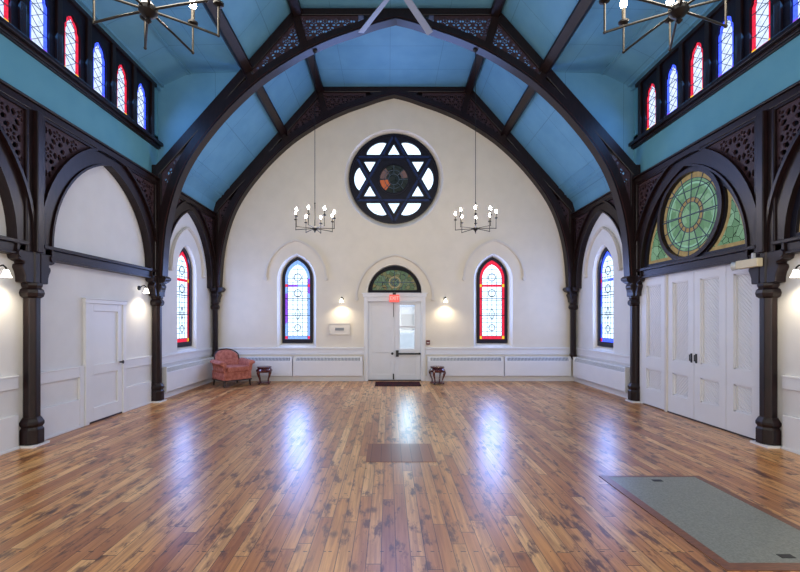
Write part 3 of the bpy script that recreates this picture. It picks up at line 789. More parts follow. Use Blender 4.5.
# ------------------------------------------------------------------ entrance door
dz = -.10
dr = thing('door_1', 'white double entrance door with one glazed leaf', 'door', MBK(DX, 0, dz), kind='structure')
cs = MB()
for sg in (-1, 1):
    x0, x1 = DX+sg*.66, DX+sg*.765
    cs.box(min(x0, x1), max(x0, x1), 0, 2.16, dz, .03, MBK)
    cs.box(DX+sg*.71-.02, DX+sg*.71+.02, .0, 2.14, .03, .042, MBK)
cs.box(DX-.79, DX+.79, 2.10, 2.19, -.0, .055, MBK); cs.box(DX-.74, DX+.74, 1.985, 2.10, dz, .02, MBK); cs.box(DX-.82, DX+.82, 2.175, 2.20, 0, .075, MBK)
cs.build('casing', 'paint', dr, bevel=.005)
MB().box(DX-.66, DX+.66, 0, .022, dz-.06, .0, MBK).build('threshold', 'walnut', dr)
L_ = MB(); L_.box(DX-.66, DX-.005, .01, 1.985, dz-.04, dz, MBK)
for a, b, c_, d_ in ((DX-.66, DX-.58, .01, 1.985), (DX-.09, DX-.005, .01, 1.985), (DX-.58, DX-.09, .01, .16), (DX-.58, DX-.09, .70, .82), (DX-.58, DX-.09, 1.88, 1.985)): L_.box(a, b, c_, d_, dz, dz+.012, MBK)
ll = L_.build('door_leaf', 'paint', dr, bevel=.004)
gx0, gx1, gz0, gz1 = DX+.13, DX+.50, .80, 1.90
MB().box(DX-.012, DX+.012, .02, 1.985, dz-.045, dz-.002, MBK).build('meeting_stop', 'paint', dr)
R2 = MB().holed([(DX+.005, .01), (DX+.66, .01), (DX+.66, 1.985), (DX+.005, 1.985)], [[(gx0, gz0), (gx1, gz0), (gx1, gz1), (gx0, gz1)]], dz-.04, dz, MBK)
for a, b, c_, d_ in ((DX+.005, gx0-.02, .01, 1.985), (gx1+.02, DX+.66, .01, 1.985), (gx0-.02, gx1+.02, .01, .16), (gx0-.02, gx1+.02, .62, gz0-.02), (gx0-.02, gx1+.02, gz1+.02, 1.985)): R2.box(a, b, c_, d_, dz, dz+.012, MBK)
rl = R2.build('door_leaf', 'paint', dr, bevel=.004); rl['label'] = 'glazed right leaf with a push bar'
MB().box(gx0, gx1, gz0, gz1, dz-.025, dz-.02, MBK).build('glass_pane', 'clear', rl)
MB().box(gx0, gx1, 1.33, 1.375, dz-.03, dz+.005, MBK).build('glazing_bar', 'paint', rl)
pb = MB(); pb.box(DX+.05, DX+.655, .655, .695, dz+.03, dz+.07, MBK); pb.box(DX+.03, DX+.10, .60, .76, dz+.012, dz+.075, MBK); pb.box(DX+.60, DX+.64, .65, .70, dz+.012, dz+.04, MBK)
pb.build('push_bar', 'black', rl, bevel=.004)
kb = MB().tube([MBK(DX-.06, .68, dz+.012), MBK(DX-.06, .68, dz+.07)], [.02, .033], 12); kb.build('door_knob', 'black', ll, smooth=True)
MB().box(DX-.045, DX-.015, .03, .17, dz+.012, dz+.03, MBK).build('foot_bolt', 'black', ll)
MB().box(DX-.035, DX-.02, 1.60, 1.95, dz+.012, dz+.025, MBK).build('surface_bolt', 'grey_metal', ll)
tr = thing(wname(), 'pointed leaded transom window over the entrance door', 'window', MBK(DX, 2.2, -.08), kind='structure')
O = [(DX-.66, 2.2), (DX+.66, 2.2)]+pointed(.66, .68, DX, 2.2, 12)[1:-1]; I = [(DX-.56, 2.27), (DX+.56, 2.27)]+pointed(.56, .50, DX, 2.27, 12)[1:-1]
MB().flatring([(DX-.68, 2.19), (DX+.68, 2.19)]+pointed(.68, .72, DX, 2.19, 12)[1:-1], O, 0, MBK, dB=-.09).build('reveal', 'plaster', tr)
MB().ribbon(O, I, -.09, -.012, MBK, closed=True).build('frame', 'backing', tr)
MB().flat(O, -.07, MBK, 'gtransom').build('glass_pane', None, tr)
l = MB(); l.ribbon(circle(DX, 2.47, .15, 24), circle(DX, 2.47, .125, 24), -.068, -.055, MBK, closed=True, mat='gamber'); l.flat(circle(DX, 2.47, .12, 24), -.066, MBK, 'gtransom'); l.ribbon(circle(DX, 2.47, .09, 24), circle(DX, 2.47, .07, 24), -.064, -.058, MBK, closed=True, mat='lead')
l.bar((DX-.5, 2.47), (DX+.5, 2.47), .014, -.066, -.05, MBK, 'lead'); l.bar((DX, 2.25), (DX, 2.75), .012, -.066, -.05, MBK, 'lead')
for sg in (-1, 1): l.bar((DX+sg*.15, 2.26), (DX+sg*.30, 2.66), .010, -.066, -.055, MBK, 'lead')
l.build('leading', None, tr)

# exit sign
es = thing('exit_sign', 'glowing red EXIT sign over the double entrance door', 'sign', MBK(DX-.01, 1.97, .03))
ex, ez, ew, eh = DX-.01, 1.965, .25, .185
MB().box(ex-ew/2, ex+ew/2, ez, ez+eh, .055, .10, MBK).build('housing', 'exit', es, bevel=.004)
MB().box(ex-.04, ex+.04, ez+eh, ez+eh+.045, .05, .09, MBK).build('mounting_canopy', 'black', es)
tc = bpy.data.curves.new('t', 'FONT'); tc.body = 'EXIT'; tc.size = .12; tc.extrude = .002; tc.align_x = 'CENTER'; tc.align_y = 'CENTER'
to = bpy.data.objects.new('t', tc); tm = bpy.data.meshes.new_from_object(to); mbt = MB()
mbt.add([(ex+v.co.x*.92, YB-.103-v.co.z, ez+eh/2+v.co.y*1.05) for v in tm.vertices], [tuple(p.vertices) for p in tm.polygons])
mbt.build('exit_lettering', 'exit_text', es); bpy.data.objects.remove(to); bpy.data.curves.remove(tc)

# mat
mt = MB().box(DX-.47, DX+.60, YB-.88, YB-.22, 0.001, .014).build('door_mat', 'rug', rootloc=(DX, YB-.55, 0.0)); tag(mt, 'dark maroon patterned mat on the floor in front of the entrance door', 'mat')

# outside
og = MB().box(-14, 14, YB+.5, 30, -.6, -.5).build('ground_outside', 'snow'); tag(og, 'pale ground outside the entrance', 'ground', kind='structure')
hs = thing('neighbouring_house', 'pale grey building with a blue roof seen through the entrance door glass', 'building', (1.5, 17, -.5))
MB().box(-2, 6, 16.5, 20, -.5, 2.05).build('house_wall', 'house', hs)
MB().prism([(16.2, 2.05), (20.3, 2.05), (18.2, 3.4)], -2.3, 6.3, lambda u, v, d: (d, u, v)).build('house_roof', 'houseroof', hs)
MB().box(.35, .85, 16.46, 16.5, 1.15, 1.75).build('house_window', 'grille', hs)

# ------------------------------------------------------------------ mouldings, wainscot, radiators
tn = [4]
def tname(): tn[0] += 1; return 'trim_%d' % tn[0]
XW = W-.02
for x0, x1, w in ((-XW, DX-.77, 'left'), (DX+.77, XW, 'right')):
    b = MB(); b.box(x0, x1, .69, .80, 0, .022, MBK); b.box(x0, x1, .80, .84, 0, .05, MBK); b.box(x0, x1, .66, .69, 0, .035, MBK)
    tag(b.build(tname(), 'paint', bevel=.004), 'white chair rail on the end wall, %s of the door' % w, 'moulding', kind='structure')
    b = MB(); b.box(x0, x1, 0, .12, 0, .04, MBK); b.box(x0, x1, .12, .135, 0, .03, MBK)
    tag(b.build('baseboard_back_'+w, 'paint', bevel=.004), 'white baseboard of the end wall, %s of the door' % w, 'baseboard', kind='structure')
for s, nm in ((-1, 'left'), (1, 'right')):
    mp = side(s)
    b = MB(); b.box(8.02, YB-.04, .69, .80, 0, .022, mp); b.box(8.02, YB-.04, .80, .84, 0, .05, mp); b.box(8.02, YB-.04, .66, .69, 0, .035, mp)
    tag(b.build(tname(), 'paint', bevel=.004), 'white chair rail in the far %s bay' % nm, 'moulding', kind='structure')
    b = MB().box(8.0, YB-.04, 0, .12, 0, .04, mp); tag(b.build('baseboard_far_'+nm, 'paint'), 'white baseboard in the far %s bay' % nm, 'baseboard', kind='structure')
def radiator(mp, u0, u1, label, near=0):
    dd = .14; r = thing('radiator_cover', label, 'radiator', mp((u0+u1)/2, .14, 0), 'long white radiator covers')
    b = MB(); b.prism([(.012, .14), (dd, .14), (dd, .50), (.085, .61), (.012, .61)], u0, u1, lambda d, z, u: mp(u, z, d)); b.build('cabinet', 'paint', r, bevel=.006)
    g = MB(); L = u1-u0
    pa, pb2 = (dd-.004, .505), (.09, .597)
    q = lambda t, off: (pa[0]+(pb2[0]-pa[0])*t+off*.85, pa[1]+(pb2[1]-pa[1])*t+off*.5)
    A = [q(.12, .003), q(.92, .003), q(.92, .006), q(.12, .006)]
    g.prism(A, u0+.06, u1-.06, lambda d, z, u: mp(u, z, d), 'grille')
    n = int((L-.12)/.035); 
    for i in range(n):
        u = u0+.07+i*.035; B = [q(.12, .006), q(.92, .006), q(.92, .011), q(.12, .011)]
        g.prism(B, u, u+.010, lambda d, z, uu: mp(uu, z, d), 'paint')
    g.build('grille', None, r)
    MB().box(u0-.004, u0+.012, .13, .62, .012, dd+.004, mp).build('end_cap', 'paint', r); MB().box(u1-.012, u1+.004, .13, .62, .012, dd+.004, mp).build('end_cap', 'paint', r)
radiator(MBK, -4.30, -2.52, 'long white radiator cover on the end wall behind the pink armchair')
radiator(MBK, -2.49, DX-.80, 'long white radiator cover on the end wall just left of the entrance door')
radiator(MBK, DX+.82, 2.70, 'long white radiator cover on the end wall just right of the entrance door')
radiator(MBK, 2.73, 4.36, 'long white radiator cover on the end wall in the right corner')
radiator(ML, 8.12, 10.40, 'white radiator cover under the left side lancet')
radiator(MR, 8.12, 10.40, 'white radiator cover under the right side lancet')
def wain(mp, ya, yb, name, lab):
    b = MB(); b.box(ya, yb, .71, .86, 0, .03, mp); b.box(ya, yb, .845, .865, 0, .04, mp)
    tag(b.build(tname(), 'paint', bevel=.004), 'white wainscot rail '+lab, 'moulding', kind='structure')
    b = MB(); b.box(ya, yb, 0, .40, 0, .03, mp); b.box(ya, yb, 0, .03, .03, .045, mp)
    tag(b.build(name, 'paint', bevel=.004), 'tall white baseboard '+lab, 'baseboard', kind='structure')
wain(ML, 5.28, 5.99, 'baseboard_left_near', 'left of the white side door')
wain(ML, 7.02, 7.80, 'baseboard_left_far', 'right of the white side door')
wain(ML, Y0+.03, 5.0, 'baseboard_left', 'in the nearest left bay')
wain(MR, Y0+.03, 5.0, 'baseboard_right', 'in the nearest right bay')
b = MB().box(5.99, 6.075, 0, .865, 0, .034, ML); tag(b.build(tname(), 'paint'), 'short white stile beside the white side door', 'moulding', kind='structure')
# electrical cover plate style frame on end wall
pl = thing('wall_plaque', 'small pale framed plaque on the end wall under the left sconce', 'plaque', MBK(-1.36, 1.15, 0))
MB().box(-1.62, -1.10, 1.16, 1.44, 0, .022, MBK).build('backing', 'mould', pl, bevel=.004)
f = MB()
for a in ((-1.62, -1.10, 1.16, 1.175), (-1.62, -1.10, 1.425, 1.44), (-1.62, -1.605, 1.16, 1.44), (-1.115, -1.10, 1.16, 1.44)): f.box(*a, .022, .03, MBK)
f.build('frame', 'mould', pl); MB().box(-1.47, -1.25, 1.26, 1.33, .022, .028, MBK).build('inset', 'grille', pl)['label'] = 'grey central inset'
al = thing('fire_alarm_pull', 'small dark red fire alarm pull on the end wall right of the door', 'alarm', MBK(.84, .9, 0))
MB().box(.80, .895, .905, 1.02, 0, .045, MBK).build('box', 'redplastic', al, bevel=.005); MB().box(.815, .88, .945, .965, .045, .06, MBK).build('pull_handle', 'mould', al)

# side door (left)
sd = thing('door_2', 'white two-panel side door in the middle left bay', 'door', ML(6.55, 0, 0), kind='structure')
c_ = MB()
c_.box(6.08, 6.16, 0, 1.76, 0, .05, ML); c_.box(6.94, 7.02, 0, 1.76, 0, .05, ML); c_.box(6.07, 7.03, 1.76, 1.82, 0, .055, ML); c_.box(6.055, 7.045, 1.82, 1.835, 0, .065, ML)
c_.build('casing', 'paint', sd, bevel=.005)
d = MB(); d.box(6.16, 6.94, .025, 1.76, 0, .008, ML)
for a in ((6.16, 6.27, .025, 1.76), (6.83, 6.94, .025, 1.76), (6.27, 6.83, 1.65, 1.76), (6.27, 6.83, .71, .85), (6.27, 6.83, .025, .22)): d.box(*a, .008, .032, ML)
dl = d.build('door_leaf', 'paint', sd, bevel=.004)
MB().tube([ML(6.88, .84, .03), ML(6.88, .84, .065), ML(6.88, .84, .085)], [.012, .015, .03], 12).build('door_knob', 'black', dl, smooth=True)
MB().box(6.16, 6.94, .0, .02, 0, .03, ML).build('threshold', 'walnut', sd)

# panelled doors (right)
def boards(mb, u0, u1, z0, z1, d, mp, rev=False):
    n = int(((u1-u0)+(z1-z0))/.055)
    for i in range(1, n):
        t = i*.055
        a = (u0+min(t, u1-u0), z0+max(0, t-(u1-u0))); b = (u0+max(0, t-(z1-z0)), z0+min(t, z1-z0))
        if rev: a = (u0+u1-a[0], a[1]); b = (u0+u1-b[0], b[1])
        mb.bar(a, b, .012, d, d+.006, mp)
def panel_leaf(u0, u1, name, parent, lab=None, rev=False):
    m = MB(); m.box(u0, u1, .02, 2.27, .0, .012, MR); s_ = .12 if u1-u0 > .5 else .10
    pu0, pu1 = u0+s_, u1-s_
    for a in ((u0, pu0, .02, 2.27), (pu1, u1, .02, 2.27), (pu0, pu1, .02, .30), (pu0, pu1, .66, .86), (pu0, pu1, 2.13, 2.27)): m.box(*a, .012, .05, MR)
    for z0, z1 in ((.30, .66), (.86, 2.13)):
        boards(m, pu0, pu1, z0, z1, .012, MR, rev)
        for a in ((pu0, pu0+.02, z0, z1), (pu1-.02, pu1, z0, z1), (pu0, pu1, z0, z0+.02), (pu0, pu1, z1-.02, z1)): m.box(*a, .012, .036, MR)
    o = m.build(name, 'paint', parent); 
    if lab: o['label'] = lab
    return o
pd = thing('door_3', 'wide white panelled double doors with diagonal boarding, middle right bay', 'door', MR(6.4, 0, 0), kind='structure')
l1 = panel_leaf(6.42, 7.02, 'door_leaf', pd); l2 = panel_leaf(5.81, 6.41, 'door_leaf', pd, rev=True)
panel_leaf(7.07, 7.72, 'fixed_panel', pd); panel_leaf(5.27, 5.80, 'fixed_panel', pd, rev=True)
MB().box(7.02, 7.07, 0, 2.27, 0, .07, MR).build('door_jamb', 'mould', pd); MB().box(5.20, 5.27, 0, 2.27, 0, .05, MR).build('door_jamb', 'paint', pd); MB().box(7.72, 7.80, 0, 2.27, 0, .05, MR).build('door_jamb', 'paint', pd)
for u, l_ in ((6.465, l1), (6.365, l2)):
    h = MB(); h.box(u-.017, u+.017, .87, 1.01, .05, .056, MR); h.tube([MR(u, .99, .056), MR(u, .99, .08), MR(u, .90, .08), MR(u, .90, .056)], .008, 8)
    h.build('pull_handle', 'black', l_)
b = MB(); b.box(5.27, 7.02, .0, .018, 0, .055, MR); b.build('threshold', 'walnut', pd)

# ------------------------------------------------------------------ emergency light, sconces
el = thing('emergency_light', 'cream emergency light box with round lamp beside the near right column', 'light', MR(5.20, 2.05, .12))
MB().box(5.13, 5.45, 2.165, 2.27, .135, .215, MR).build('housing', 'beige', el, bevel=.01)
MB().box(5.18, 5.24, 2.18, 2.25, .02, .14, MR).build('mounting_arm', 'beige', el)
for u in (5.49,):
    MB().tube([MR(u-.045, 2.21, .17), MR(u-.02, 2.21, .18), MR(u+.02, 2.21, .2)], [.02, .05, .055], 14).build('lamp_head', 'lens', el, smooth=True)
MB().box(5.22, 5.25, 2.255, 2.34, .15, .18, MR).build('bracket_tab', 'lens', el)

def sconce(mp, u, z, label):
    r = thing('wall_sconce', label, 'lamp', mp(u, z, 0), 'wall sconces')
    MB().tube([mp(u, z, 0), mp(u, z, .018), mp(u, z, .024)], [.038, .038, .022], 18).build('backplate', 'black', r, smooth=True)
    MB().tube([mp(u, z, .02), mp(u, z+.035, .06), mp(u, z+.045, .10), mp(u, z+.02, .13), mp(u, z-.005, .135)], .009, 8).build('arm', 'black', r, smooth=True)
    prof = [(.018, -.005), (.025, -.015), (.03, -.035), (.04, -.065), (.052, -.09)]
    c0 = mp(u, z, .135); P = []; n = 16
    for rr, dzz in prof:
        for k in range(n): P.append((c0[0]+rr*math.cos(2*PI*k/n), c0[1]+rr*math.sin(2*PI*k/n), z+dzz))
    MB().add(P, [(i*n+k, i*n+(k+1) % n, (i+1)*n+(k+1) % n, (i+1)*n+k) for i in range(len(prof)-1) for k in range(n)]).build('lamp_shade', 'shade', r, smooth=True)
    L = bpy.data.lights.new('sconce_light', 'SPOT'); L.energy = 20; L.color = (1, .86, .62); L.shadow_soft_size = .05; L.spot_size = math.radians(150); L.spot_blend = .9
    lo = bpy.data.objects.new('sconce_light', L); C.objects.link(lo); lo.location = mp(u, z-.13, .16)
sconce(MBK, -1.30, 2.05, 'small lit sconce on the end wall left of the entrance door')
sconce(MBK, 1.27, 2.05, 'small lit sconce on the end wall right of the entrance door')
sconce(ML, 7.45, 2.08, 'lit sconce on the left wall by the middle truss column')
sconce(ML, 4.72, 2.08, 'lit sconce at the left edge of the photo')
sconce(MR, 4.72, 2.08, 'lit sconce at the right edge of the photo')

# ------------------------------------------------------------------ chandeliers
def chandelier(x, y, z, top, a0, label):
    r = thing('chandelier', label, 'chandelier', (x, y, z), 'eight-light iron chandeliers')
    MB().lathe([(.004, z-.075), (.018, z-.06), (.01, z-.045), (.03, z-.035), (.05, z-.012), (.05, z+.012), (.03, z+.03), (.014, z+.05)], (x, y), 16).build('hub', 'black', r, smooth=True)
    MB().tube([(x, y, z+.03), (x, y, z+.46)], .011, 8).build('stem', 'black', r)
    MB().sphere((x, y, z+.47), .018, 10).build('stem_ring', 'black', r, smooth=True)
    MB().tube([(x, y, z+.46), (x, y, top-.02)], .006, 6).build('rod', 'black', r)
    MB().lathe([(.05, top), (.05, top-.02), (.02, top-.05), (.008, top-.06)], (x, y), 14).build('canopy', 'black', r, smooth=True)
    for k in range(8):
        a = math.radians(a0+45*k); cx, sx = math.sin(a), math.cos(a); R = .37
        tip = (x+R*cx, y+R*sx, z-.01)
        arm = MB().tube([(x+.04*cx, y+.04*sx, z), (x+.2*cx, y+.2*sx, z-.002), (tip[0], tip[1], tip[2])], .0070, 8); arm.sphere(tip, .010, 8); arm.tube([tip, (tip[0], tip[1], z+.17)], .0065, 8)
        ao = arm.build('arm', 'grey_metal', r, smooth=True)
        MB().lathe([(.008, z+.165), (.03, z+.175), (.032, z+.185), (.01, z+.188)], tip[:2], 12).build('drip_pan', 'black', ao, smooth=True)
        MB().lathe([(.011, z+.185), (.011, z+.27)], tip[:2], 10).build('candle_sleeve', 'candle', ao, smooth=True)
        MB().lathe([(.009, z+.268), (.019, z+.286), (.021, z+.302), (.013, z+.322), (.001, z+.338)], tip[:2], 10).build('bulb', 'bulb', ao, smooth=True)
    L = bpy.data.lights.new('chandelier_light', 'POINT'); L.energy = 45; L.color = (1, .88, .72); L.shadow_soft_size = .3
    lo = bpy.data.objects.new('chandelier_light', L); C.objects.link(lo); lo.location = (x, y, z+.36)
for x, y, z, a0, lab in ((-1.51, 7.91, 3.22, 8, 'far left eight-light candle chandelier hanging from the middle truss'), (1.48, 7.91, 3.22, 12, 'far right eight-light candle chandelier hanging from the middle truss'),
                     (-1.48, 2.37, 3.24, 13, 'near left candle chandelier cut off by the top of the photo'), (1.48, 2.37, 3.24, 27, 'near right candle chandelier cut off by the top of the photo')):
    chandelier(x, y, z, zat(IN, abs(x))+.01, a0, lab)

# ceiling fan
fx, fy, fz = 0.0, 6.25, 6.43
fr = thing('ceiling_fan', 'white ceiling fan with two blades showing at the top of the photo', 'fan', (fx, fy, fz))
MB().tube([(fx, fy, fz+.1), (fx, fy, P1Z)], .018, 10).build('downrod', 'sash', fr)
MB().lathe([(.06, fz-.1), (.11, fz-.07), (.13, fz), (.12, fz+.07), (.05, fz+.13)], (fx, fy), 20).build('motor_housing', 'sash', fr, smooth=True)
MB().lathe([(.02, P1Z-.09), (.07, P1Z-.05), (.08, P1Z)], (fx, fy), 16).build('canopy', 'sash', fr, smooth=True)
for k in range(6):
    a = math.radians(-31+60*k); cx, sx = math.sin(a), math.cos(a)
    q = lambda r_, w_, h_: (fx+cx*r_-sx*w_, fy+sx*r_+cx*w_ if False else fy+sx*r_+cx*w_, fz+h_)
    P = [q(.2, -.045, .012), q(.2, .045, -.012), q(1.19, .055, -.014), q(1.19, -.055, .014)]
    b = MB(); b.add(P+[(p[0], p[1], p[2]+.012) for p in P], [(0,1,2,3), (7,6,5,4), (0,4,5,1), (1,5,6,2), (2,6,7,3), (3,7,4,0)])
    bl = b.build('blade', 'sash', fr)
    MB().tube([q(.08, 0, 0), q(.24, 0, 0)], .015, 6).build('blade_iron', 'grey_metal', bl)

# ------------------------------------------------------------------ floor hatch and patch
hx0, hx1, hy0, hy1 = 1.945, 2.84, 2.61, 4.11
ht = thing('floor_hatch', 'grey green floor hatch panel with two dark finger pulls, lower right', 'hatch', ((hx0+hx1)/2, (hy0+hy1)/2, 0))
MB().box(hx0+.03, hx1-.03, hy0+.03, hy1-.02, 0.0, .004).build('panel', 'lino', ht)
b = MB()
for a in ((hx0-.045, hx0+.03, hy0-.05, hy1+.015), (hx1-.03, hx1+.03, hy0-.05, hy1+.015), (hx0+.03, hx1-.03, hy0-.05, hy0+.03), (hx0+.03, hx1-.03, hy1-.02, hy1+.015)): b.box(*a, 0.0, .005)
b.build('border_frame', 'hatchwood', ht)
for u, v in ((2.39, 4.0), (2.40, 2.715)):
    b = MB(); b.box(u-.045, u+.045, v-.022, v+.022, .004, .006); b.build('finger_pull', 'black', ht)
pt = MB().box(-.385, .375, 4.53, 5.2, 0, .003).build('floor_patch', 'patch', rootloc=(0, 4.86, 0)); tag(pt, 'darker rectangular patch of boards let into the middle of the floor', 'floor panel')

# ------------------------------------------------------------------ side stools
def stool(x, y, label):
    r = thing('carved_stool', label, 'side table', (x, y, 0), 'pair of carved mahogany side tables')
    MB().lathe([(.155, .385), (.17, .395), (.17, .41), (.155, .42), (.01, .42)], (x, y), 20).build('top', 'mahogany', r, smooth=True)
    MB().lathe([(.145, .385), (.17, .36), (.19, .33), (.185, .30), (.17, .285), (.14, .30), (.12, .385)], (x, y), 20).build('apron', 'mahogany', r, smooth=True)
    for k in range(4):
        a = PI/4+k*PI/2+.25; c_, s_ = math.cos(a), math.sin(a)
        P = [(.175, .33), (.19, .27), (.17, .2), (.14, .13), (.128, .08), (.15, .035), (.17, .012)]
        MB().tube([(x+q*c_, y+q*s_, z) for q, z in P], [.034, .034, .022, .018, .017, .02, .022], 8).build('leg', 'mahogany', r, smooth=True)
    MB().lathe([(.14, .03), (.155, .035), (.155, .055), (.14, .06)], (x, y), 20).build('foot_ring', 'mahogany', r, smooth=True)
stool(-3.10, 10.12, 'dark red carved side table beside the pink armchair')
stool(1.02, 10.12, 'dark red carved side table just right of the entrance door')

# ------------------------------------------------------------------ armchair
def armchair(x, y, rot):
    r = thing('armchair', 'salmon pink upholstered armchair with dark legs in the left corner', 'armchair', (0, 0, 0))
    def soft(o, lv=2):
        m = o.modifiers.new('soft', 'SUBSURF'); m.levels = lv; m.render_levels = lv
        for p in o.data.polygons: p.use_smooth = True
        return o
    def rb(x0, x1, y0, y1, z0, z1, e=.03):
        b = MB(); xs = [x0, x0+e, x1-e, x1]; ys = [y0, y0+e, y1-e, y1]; zs = [z0, z0+e, z1-e, z1]
        idx = {}
        P = []
        for i in range(4):
            for j in range(4):
                for k in range(4):
                    if 0 < i < 3 and 0 < j < 3 and 0 < k < 3: continue
                    idx[i, j, k] = len(P); P.append((xs[i], ys[j], zs[k]))
        F = []
        for a in range(3):
            for c_ in range(3):
                for kk in (0, 3):
                    F.append((idx[a, c_, kk], idx[a+1, c_, kk], idx[a+1, c_+1, kk], idx[a, c_+1, kk]))
                    F.append((idx[a, kk, c_], idx[a+1, kk, c_], idx[a+1, kk, c_+1], idx[a, kk, c_+1]))
                    F.append((idx[kk, a, c_], idx[kk, a+1, c_], idx[kk, a+1, c_+1], idx[kk, a, c_+1]))
        return b.add(P, F)
    soft(rb(-.33, .33, -.34, .30, .15, .36).build('seat_base', 'fabric', r))
    soft(rb(-.26, .26, -.37, .22, .34, .46, .035).build('seat_cushion', 'fabric', r))
    # back: wrapped and arched
    b = MB(); nu, nv = 13, 8; P = []
    for side_ in (0, 1):
        for i in range(nu):
            s_ = -1+2*i/(nu-1)
            for j in range(nv):
                t = j/(nv-1); zz = .33+t*(.49-.13*abs(s_)**3)
                yy = .24+.10*t-.11*s_*s_ + (.09 if side_ else 0)-(.02*math.sin(PI*t) if not side_ else 0)
                P.append((s_*(.275+.01*t), yy, zz))
    ix = lambda sd_, i, j: sd_*nu*nv+i*nv+j
    F = []
    for i in range(nu-1):
        for j in range(nv-1):
            F += [(ix(0,i,j), ix(0,i+1,j), ix(0,i+1,j+1), ix(0,i,j+1)), (ix(1,i,j), ix(1,i,j+1), ix(1,i+1,j+1), ix(1,i+1,j))]
        F += [(ix(0,i,0), ix(1,i,0), ix(1,i+1,0), ix(0,i+1,0)), (ix(0,i,nv-1), ix(0,i+1,nv-1), ix(1,i+1,nv-1), ix(1,i,nv-1))]
    for j in range(nv-1):
        F += [(ix(0,0,j), ix(0,0,j+1), ix(1,0,j+1), ix(1,0,j)), (ix(0,nu-1,j), ix(1,nu-1,j), ix(1,nu-1,j+1), ix(0,nu-1,j+1))]
    b.add(P, F); soft(b.build('backrest', 'fabric', r), 1)
    pts = []
    for i in range(21):
        s_ = -1+2*i/20; pts.append((s_*.295, .24+.10-.11*s_*s_+.03, .33+.49-.13*abs(s_)**3+.008))
    pts = [(-.30, .22, .52), (-.30, .235, .60)]+pts+[(.30, .235, .60), (.30, .22, .52)]
    MB().tube(pts, .014, 8).build('wood_trim', 'walnut', r, smooth=True)['label'] = 'dark wood edging of the back'
    for s_ in (-1, 1):
        b = MB(); P = []; n = 14
        prof = [(.26, .30), (.26, .46), (.265, .53), (.285, .575), (.33, .595), (.38, .58), (.405, .545), (.395, .51), (.36, .50), (.345, .46), (.345, .30)]
        ys_ = [-.34, -.33, -.1, .12, .26]; n = len(prof)
        for kk, yy in enumerate(ys_):
            for (px, pz) in prof:
                lift = .035*max(0, (yy+.1)/.36); sc_ = .93 if kk == 0 else 1
                P.append((s_*((px-.33)*sc_+.33+.03*(px > .36)), yy, (pz-.45)*sc_+.45+lift*(pz > .48)))
        F = [(a*n+k, a*n+(k+1) % n, (a+1)*n+(k+1) % n, (a+1)*n+k) for a in range(len(ys_)-1) for k in range(n)] + [tuple(range(n)), tuple(range(4*n, 5*n))[::-1]]
        ob = b.add(P, F).build('armrest', 'fabric', r); soft(ob, 1)
    MB().box(-.335, .335, -.345, .30, .135, .165).build('base_rail', 'walnut', r, bevel=.008)
    for lx, ly in ((-.30, -.30), (.30, -.30), (-.28, .28), (.28, .28)):
        MB().tube([(lx, ly, .15), (lx*1.01, ly*1.01, .09), (lx*1.03, ly*1.05, 0)], [.028, .024, .015], 8).build('leg', 'walnut', r, smooth=True)
    r.location = (x, y, 0); r.rotation_euler = (0, 0, rot)
armchair(-3.81, 9.93, math.radians(46))

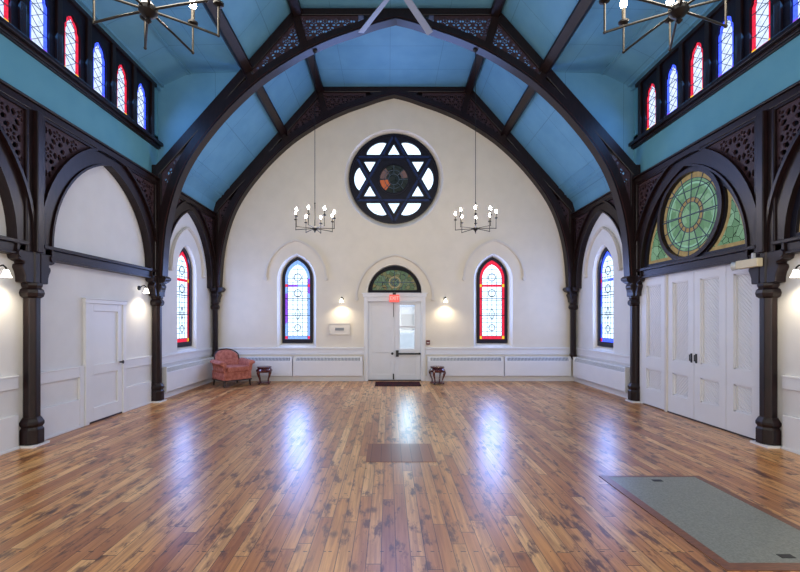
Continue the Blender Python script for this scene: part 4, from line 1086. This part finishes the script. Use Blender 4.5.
# ------------------------------------------------------------------ daylight coming in through the windows
def daylight(loc, rot, sx, sy, radiance, col):
    L = bpy.data.lights.new('window_daylight', 'AREA'); L.shape = 'RECTANGLE'; L.size = sx; L.size_y = sy
    L.energy = radiance*PI*sx*sy; L.color = col
    lo = bpy.data.objects.new('window_daylight', L); C.objects.link(lo); lo.location = loc; lo.rotation_euler = rot
R90 = math.radians(90); R60 = math.radians(58)
for x, _ in LANC: daylight((x, YB+.12, 1.98), (-R90, 0, 0), .5, 1.75, 16, (.27, .42, 1))
daylight((DX+.31, YB+.06, 1.35), (-R90, 0, 0), .36, 1.05, 9, (.50, .78, 1))
daylight((ROSE[0], YB+.08, ROSE[1]+.03), (-R90, 0, 0), 1.5, 1.5, 8, (.27, .42, 1))
for s in (-1, 1):
    daylight((s*(W+.10), 9.25, 1.98), (0, s*R90, 0), 1.75, .5, 15, (.27, .42, 1))
    daylight((s*(W-.10), 5.6, 5.28), (0, s*R60, 0), .72, 4.2, 3.6, (.12, .40, 1))

# ------------------------------------------------------------------ rear windows, added out of view as fill light
for x, w in ((-2.6, 'left'), (0, 'middle'), (2.6, 'right')):
    r = thing(wname(), 'added tall %s fill-light window, unseen in the rear wall behind the viewer' % w, 'window', (x, Y0, 1.1), 'added rear fill windows', kind='structure')
    MB().flat(lancet(.62, .9, x, 1.1, 3.6), -.005, mrear).build('glass_pane', 'rearfill', r)
    L = bpy.data.lights.new('rear_fill_light', 'AREA'); L.shape = 'RECTANGLE'; L.size = 2.5; L.size_y = 4.2; L.energy = 115; L.color = (1, .97, .94)  # fill lamp added in front of each rear window
    lo = bpy.data.objects.new('rear_fill_light', L); C.objects.link(lo); lo.location = (x, Y0+.12, 2.9); lo.rotation_euler = (math.radians(90), 0, 0)

# ------------------------------------------------------------------ scale to life size, camera, world
done = set()
for o in list(C.objects):
    o.location = o.location*SC
    if o.type == 'MESH' and o.data.name not in done:
        done.add(o.data.name)
        for v in o.data.vertices: v.co *= SC
        for m in o.modifiers:
            if m.type == 'BEVEL': m.width *= SC
    if o.type == 'LIGHT':
        o.data.energy *= SC*SC
        if o.data.type == 'AREA': o.data.size *= SC; o.data.size_y *= SC
w = bpy.data.worlds.new('sky'); bpy.context.scene.world = w; w.use_nodes = True
w.node_tree.nodes['Background'].inputs[0].default_value = (.75, .87, 1, 1); w.node_tree.nodes['Background'].inputs[1].default_value = 3.0
cam = bpy.data.cameras.new('camera'); co = bpy.data.objects.new('camera', cam); C.objects.link(co)
co.location = (-.14*SC, 0, H*SC); co.rotation_euler = (math.radians(90), 0, 0)
cam.sensor_width = 36; cam.sensor_fit = 'HORIZONTAL'; cam.lens = 36*425/800; cam.shift_x = 11.5/800; cam.shift_y = 34.5/800; cam.clip_start = .02
sc = bpy.context.scene; sc.camera = co
sc.view_settings.view_transform = 'Standard'; sc.view_settings.look = 'None'; sc.view_settings.gamma = 1; sc.view_settings.use_curve_mapping = False
sc.view_settings.exposure = 0.05
